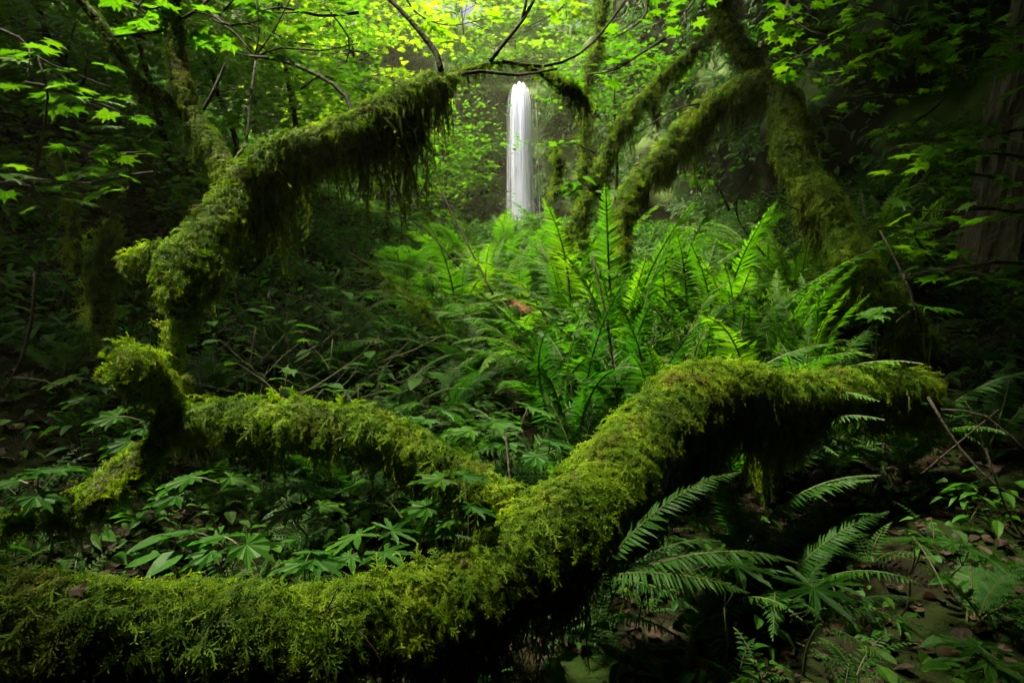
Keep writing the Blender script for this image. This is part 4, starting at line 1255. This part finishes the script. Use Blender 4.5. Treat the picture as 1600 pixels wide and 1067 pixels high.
# ================================================================== LOOSE TWIGS
for pts, lab in [
    ([(1450, 620, 2.4, .006), (1500, 700, 2.3, .005), (1560, 760, 2.2, .004), (1640, 800, 2.1, .003)], 'thin bare twig sloping down at the right edge'),
    ([(1470, 640, 2.5, .005), (1540, 650, 2.4, .004), (1620, 720, 2.3, .003)], 'thin pale twig right of the mossy trunk end'),
    ([(1440, 740, 2.4, .004), (1500, 690, 2.4, .004), (1560, 640, 2.4, .003)], 'thin twig rising to the right in the dark right of the trunk'),
    ([(1540, 700, 2.2, .004), (1570, 790, 2.2, .003), (1600, 840, 2.2, .003)], 'thin dead twig hanging near the right edge'),
    ([(1375, 360, 2.9, .004), (1420, 450, 2.8, .006), (1440, 520, 2.8, .006)], 'dark slanting twig right of the arch foot'),
    ([(55, 425, 2.4, .005), (50, 500, 2.4, .006), (30, 570, 2.4, .006), (0, 620, 2.4, .005)], 'pale bent twig at the left edge'),
    ([(20, 590, 2.2, .003), (70, 595, 2.2, .003), (95, 610, 2.2, .002)], 'short pale twig at the left edge below the bent one'),
    ([(690, 300, 4.8, .008), (740, 400, 4.4, .008), (770, 460, 4.2, .007)], 'dark dead stem left of the rotten log'),
    ([(600, 330, 4.4, .006), (660, 355, 4.4, .006), (720, 420, 4.2, .005)], 'thin dark twig crossing the bright bank'),
    ([(500, 0, 4.0, .006), (545, 60, 4.0, .006), (540, 100, 4.0, .004)], 'thin dark twig hanging from the top above the long mossy limb'),
    ([(60, 90, 2.6, .005), (75, 150, 2.6, .005), (65, 220, 2.6, .006), (50, 300, 2.6, .006)], 'thin upright dark stem near the left edge'),
    ([(1180, 250, 4.4, .005), (1150, 330, 4.3, .005), (1195, 400, 4.2, .005)], 'thin twig under the arch'),
    ([(800, 790, 1.8, .004), (796, 740, 1.85, .004), (790, 680, 1.95, .003)], 'thin dark stem standing in the join of limb and foreground trunk'),
    ([(925, 400, 3.0, .005), (948, 500, 2.9, .006), (966, 640, 2.8, .006)], 'dark straight stem among the tall ferns behind the trunk bend'),
]:
    o = twig('dead_twig', None, pts, .08, 5)
    tag(o, lab, 'twig', 'bare twigs')
gn = 'dead twigs lying on the moss'
for pts, lab in [
    ([(505, 958, 1.10, .0016), (518, 940, 1.11, .0016), (526, 920, 1.12, .001)], 'short brown twig standing in the moss of the foreground trunk'),
    ([(497, 960, 1.10, .0016), (512, 952, 1.10, .0016), (530, 946, 1.11, .001)], 'short brown twig lying flat in the moss of the foreground trunk'),
    ([(560, 985, 1.20, .0016), (582, 1010, 1.19, .0018), (604, 1048, 1.18, .001)], 'thin brown twig slanting down the front of the foreground trunk'),
]:
    o = twig('dead_twig', None, pts, .02, 4, M_dead)
    tag(o, lab, 'twig', gn)

# ================================================================== GROUND COVER AND LITTER
def small_plant(i):
    rnd = random.Random(700 + i)
    mb = MB()
    for k in range(rnd.randint(9, 15)):
        az = k * 2.4 + rnd.uniform(-.4, .4); h = rnd.uniform(.2, 1.0); r = rnd.uniform(.12, .55)
        c = np.array([r * math.cos(az), r * math.sin(az), h])
        mb.add([(0, 0, 0), (.012, .012, 0), tuple(c)], [(0, 1, 2)], .3, 1)
        d = np.array([math.cos(az), math.sin(az), rnd.uniform(-.5, .15)]); s = np.array([-math.sin(az), math.cos(az), rnd.uniform(-.3, .3)])
        l, w = rnd.uniform(.18, .36), rnd.uniform(.05, .10)
        var = rnd.random()
        for sg in (-1, 1):
            e = s * sg + np.array([0, 0, .35])
            mb.add([c, c + d * l * .12 + e * w * .6, c + d * l * .38 + e * w, c + d * l * .68 + e * w * .72 - np.array([0, 0, .03]), c + d * l - np.array([0, 0, .07]), c + d * l * .5 - np.array([0, 0, .015])],
                   [(0, 1, 2, 5), (5, 2, 3, 4)], var, 0)
    return mb.mesh('small_plant', [M_herb, M_stem], False)


def mini_fern(i):
    """small rosette of young fronds"""
    rnd = random.Random(760 + i)
    mb = MB()
    for k in range(6):
        az = k * 1.05 + rnd.uniform(-.3, .3); e0 = rnd.uniform(.6, 1.15); L_ = rnd.uniform(.7, 1.2)
        c = np.zeros(3)
        n = 15
        for m in range(n):
            e = e0 - 1.2 * (m / n) ** 1.3
            d = np.array([math.cos(e) * math.cos(az), math.cos(e) * math.sin(az), math.sin(e)])
            s = np.array([-math.sin(az), math.cos(az), 0])
            c2 = c + d * L_ / n
            mb.add([c - s * .006, c + s * .006, c2 + s * .005, c2 - s * .005], [(0, 1, 2, 3)], .4, 1)
            if m > 1:
                l = .24 * L_ * min(1, m / 4) * (1 - (m / n) ** 1.6)
                for sg in (-1, 1):
                    t_ = c + (s * sg * .9 + d * .35 + np.array([0, 0, -.15])) * l
                    mm_ = c + (s * sg * .45 + d * .15) * l
                    mb.add([c, mm_ - d * .02, t_, mm_ + d * .025], [(0, 1, 2, 3)], rnd.random(), 0)
            c = c2
    return mb.mesh('mini_fern', [M_fern_shade, M_stem], False)


def dead_leaf(i):
    rnd = random.Random(800 + i)
    mb = MB()
    n = 9
    v = [(0, 0, rnd.uniform(0, .1))]
    for k in range(n):
        a = 6.283 * k / n; r = rnd.uniform(.3, .6)
        v.append((r * math.cos(a), r * math.sin(a), rnd.uniform(-.05, .25)))
    mb.add(v, [(0, 1 + k, 1 + (k + 1) % n) for k in range(n)], rnd.random())
    return mb.mesh('litter_leaf', [M_dead], False)


def stick(i):
    rnd = random.Random(850 + i)
    path = catmull(np.array([[-.5, 0, .02, .012], [0, rnd.uniform(-.08, .08), .06, .014], [.5, rnd.uniform(-.1, .1), .03, .006]]), .2)
    v, f, _, _ = tube(path, 4)
    return mesh('stick', v, f, [M_twig])


G_plant = scatter_group('plant_scatter', [small_plant(i) for i in range(4)] + [mini_fern(i) for i in range(4)])
G_litter = scatter_group('litter_scatter', [dead_leaf(i) for i in range(5)] + [stick(i) for i in range(3)])


for po, lp, lr, ls_ in LITTER_LATER:
    scatter('caught_litter', G_litter, 8, lp, lr, ls_, po, M_dead)


def wedge(n, y0, y1, half=.95):
    y = y0 + (y1 - y0) * rs.rand(n) ** .75
    x = (rs.rand(n) * 2 - 1) * half * (y + .6)
    return x, y


x, y = wedge(11000, 1.3, 17)
dens = .30 + .7 * (np.sin(x * 2.1 + y) * np.cos(y * 1.7 - x) > -.2)
near_dark = (y < 2.6) & (x > .2)
keep = rs.rand(len(x)) < dens * np.where((y < 3.4) & (x > .55), .22, 1)
x, y = x[keep], y[keep]
o = scatter('ground_cover', G_plant, 8, np.stack([x, y, ground_h(x, y)], -1), np.stack([rs.normal(0, .15, len(x)), rs.normal(0, .15, len(x)), rs.rand(len(x)) * 6.28], -1),
            rs.uniform(.09, .26, len(x)) * (1 + .05 * y), None, M_herb)
tag(o, 'low green leaves carpeting the forest floor', kind='stuff')
x, y = wedge(22000, .9, 9)
o = scatter('leaf_litter', G_litter, 8, np.stack([x, y, ground_h(x, y) + .015], -1), np.stack([rs.normal(0, .3, len(x)), rs.normal(0, .3, len(x)), rs.rand(len(x)) * 6.28], -1),
            rs.uniform(.018, .065, len(x)), None, M_dead)
tag(o, 'brown dead leaves and sticks on the soil', kind='stuff')

# plants and moss cushions growing on the cliff
pos, rot, scl = [], [], []
ci = rs.randint(1, len(clp) - 1, 14000); ck = rs.randint(2, rows_n - 2, 14000)
for i, k in zip(ci, ck):
    q = cv[i, k]
    if not (-9 < q[0] < 9) or q[1] < 6: continue
    nrm = np.cross(cv[i + 1, k] - cv[i - 1, k], cv[i, k + 1] - cv[i, k - 1]); nrm /= np.linalg.norm(nrm) + 1e-9
    if abs(q[0] - .35) < .75 and q[1] > 21: continue
    if q[0] > 2.0 and rs.rand() < .45: continue
    if noise.noise(Vector(q * .9)) < -.15: continue
    pos.append(q); z = nrm * .8 + np.array([0, 0, .7]) + rs.normal(0, .2, 3)
    rot.append(basis_euler(rs.normal(0, 1, 3), z)); scl.append(rs.uniform(.3, .75))
nsl = int(rows_n * .86)
for _ in range(3200):                             # the slope above the lip
    i, k = rs.randint(1, len(clp) - 1), rs.randint(nsl, rows_n - 2)
    a_, b_ = rs.rand(), rs.rand()
    q = (cv[i, k] * (1 - a_) + cv[i + 1, k] * a_) * (1 - b_) + (cv[i, k + 1] * (1 - a_) + cv[i + 1, k + 1] * a_) * b_
    if abs(q[0]) > 13 or q[1] < 15: continue
    pos.append(q); rot.append((rs.normal(0, .3), rs.normal(0, .3), rs.rand() * 6.28)); scl.append(rs.uniform(.4, 1.1))
o = scatter('cliff_plants', G_plant, 8, pos, rot, scl, None, M_herb)
tag(o, 'small plants clinging to the mossy cliff', kind='stuff')

# ================================================================== UNSEEN LEAF CANOPY, ADDED AND SHAPED TO SHADE THE EDGES
def leaf_clump(i):
    me = crown_mesh('leaf_clump', (0, 0, 0), .55, .55, .35, 5, 5, .62, M_maple, .5, rough=True)
    return me


G_clump = scatter_group('shade_scatter', [leaf_clump(i) for i in range(4)])
pos = []
rc = np.random.RandomState(21)              # the canopy keeps its own dice so that its gaps stay put


def opening(x, y):
    """how open the added leaf cover is: shaped to let sun in from the foreground trunk to the fall"""
    cx = .15 + .05 * y
    hw = 2.5 + .16 * max(y, 0)
    a = 1 - sst(hw * .7, hw * 1.25, abs(x - cx))
    yb = float(np.interp(x, [-1.6, 0, .35, .9, 1.8], [.55, -.25, .25, 1.05, 1.4]))
    b = sst(yb - .5, yb + .6, y) * (1 - .95 * math.exp(-(((x + 2.0) / .95) ** 2 + ((y - 4.1) / 1.1) ** 2)))  # extra cover added to darken a spot on the left bank
    if y > 3.0:                                   # cover kept closed to darken the bank on the left
        lim = cx - 1.35 - .20 * (y - 3.0)
        b *= float(sst(lim - .4, lim + .3, x))
    # smaller chinks added beside it to light the twigs there
    c = (.62 if x > .8 else .30) * float(sst(.05, .35, noise.noise(Vector((x * .55, y * .55, 3.3))))) * float(sst(2.0, 3.5, y))
    return max(float(a * b), c)


while len(pos) < 3400:  # unseen leaves overhead, laid out to shape sun and shade
    x, y = rc.uniform(-16, 16), rc.uniform(-12, 14)
    z = 7.2 + rc.rand() * 3.5 + .05 * max(0, y)
    if y > 9: z += (y - 9) * .45
    # shift by the sun's slant so that the gap lights the ground below it
    gx_ = x - sd[0] / sd[2] * (z - .8); gy_ = y - sd[1] / sd[2] * (z - .8)
    if rc.rand() < opening(gx_, gy_) ** .7: continue
    pos.append((x, y, z))
n0 = len(pos)
while len(pos) < n0 + 1500:                       # unseen leaf wall added to keep out light from behind the camera
    a = rc.uniform(math.pi * .98, math.pi * 2.02); r = rc.uniform(5.5, 9.5)
    pos.append((r * math.cos(a) * 1.1, r * math.sin(a), rc.uniform(0.4, 9)))
while len(pos) < n0 + 2300:                       # unseen leaves added beside the frame to shade its edges
    s = rc.choice([-1, 1]); y = rc.uniform(0, 12); x = s * (.92 * y + rc.uniform(2.6, 7))
    pos.append((x, y, float(ground_h(x, y)) + rc.uniform(.5, 8 if s > 0 else 2.5)))
n1 = len(pos)
while len(pos) < n1 + 850:                        # low unseen leaves added to shade the foreground and lower right
    x, y = rc.uniform(-5, 6), rc.uniform(-5, 2.9)
    if y > .55 and x < .55 + .6 * (y - .55): continue
    if y > .9 and x < .55: continue
    pos.append((x, y, rc.uniform(3.5, 5.2) + .3 * max(0, y)))
n2 = len(pos)
while len(pos) < n2 + 320:  # more added leaves, thickening the shade on the right
    pos.append((rc.uniform(1.3, 6), rc.uniform(-1, 3.0), rc.uniform(4.2, 6.0)))
n3 = len(pos)
while len(pos) < n3 + 330:                        # unseen leaves added to block sky light from the lower right
    x, y = rc.uniform(1.0, 4.5), rc.uniform(-.8, 1.5)
    pos.append((x, y, rc.uniform(3.2, 4.0) + .5 * max(0, y)))
pos = np.array(pos)
o = scatter('shade_canopy', G_clump, 4, pos, np.stack([rc.normal(0, .25, len(pos)), rc.normal(0, .25, len(pos)), rc.rand(len(pos)) * 6.28], -1), rc.uniform(.9, 1.5, len(pos)), None, M_maple)
tag(o, 'unseen leaf canopy added overhead and around to shade the edges of the view', kind='stuff')

# every mossy tree's anchor moves to the foot of its first limb
for e in [o for o in COL.objects if o.type == 'EMPTY' and o.parent is None and o.location.length < 1e-6]:
    first = e.children[0]
    co = np.empty(len(first.data.vertices) * 3, np.float32)
    first.data.vertices.foreach_get('co', co)
    co = co.reshape(-1, 3)
    base = Vector(co[co[:, 2].argmin()].tolist())
    e.location = base
    for ch in e.children:
        ch.location = ch.location - base

# ================================================================== HAZE
mh, nt, out = nodes_of('damp_air')
vp = N(nt, 'ShaderNodeVolumePrincipled')
vp.inputs['Color'].default_value = (.97, 1.0, .62, 1)
vp.inputs['Density'].default_value = 0.0026
vp.inputs['Anisotropy'].default_value = 0.6
nt.links.new(vp.outputs[0], out.inputs['Volume'])
x0, x1, y0, y1, z0, z1 = -40, 40, -22, 52, -2.5, 27
v = [(x, y, z) for x in (x0, x1) for y in (y0, y1) for z in (z0, z1)]
f = [(0, 1, 3, 2), (4, 6, 7, 5), (0, 4, 5, 1), (2, 3, 7, 6), (0, 2, 6, 4), (1, 5, 7, 3)]
o = link('haze', mesh('haze', v, f, [mh], smooth=False))
tag(o, 'damp hazy air filling the ravine', kind='stuff')
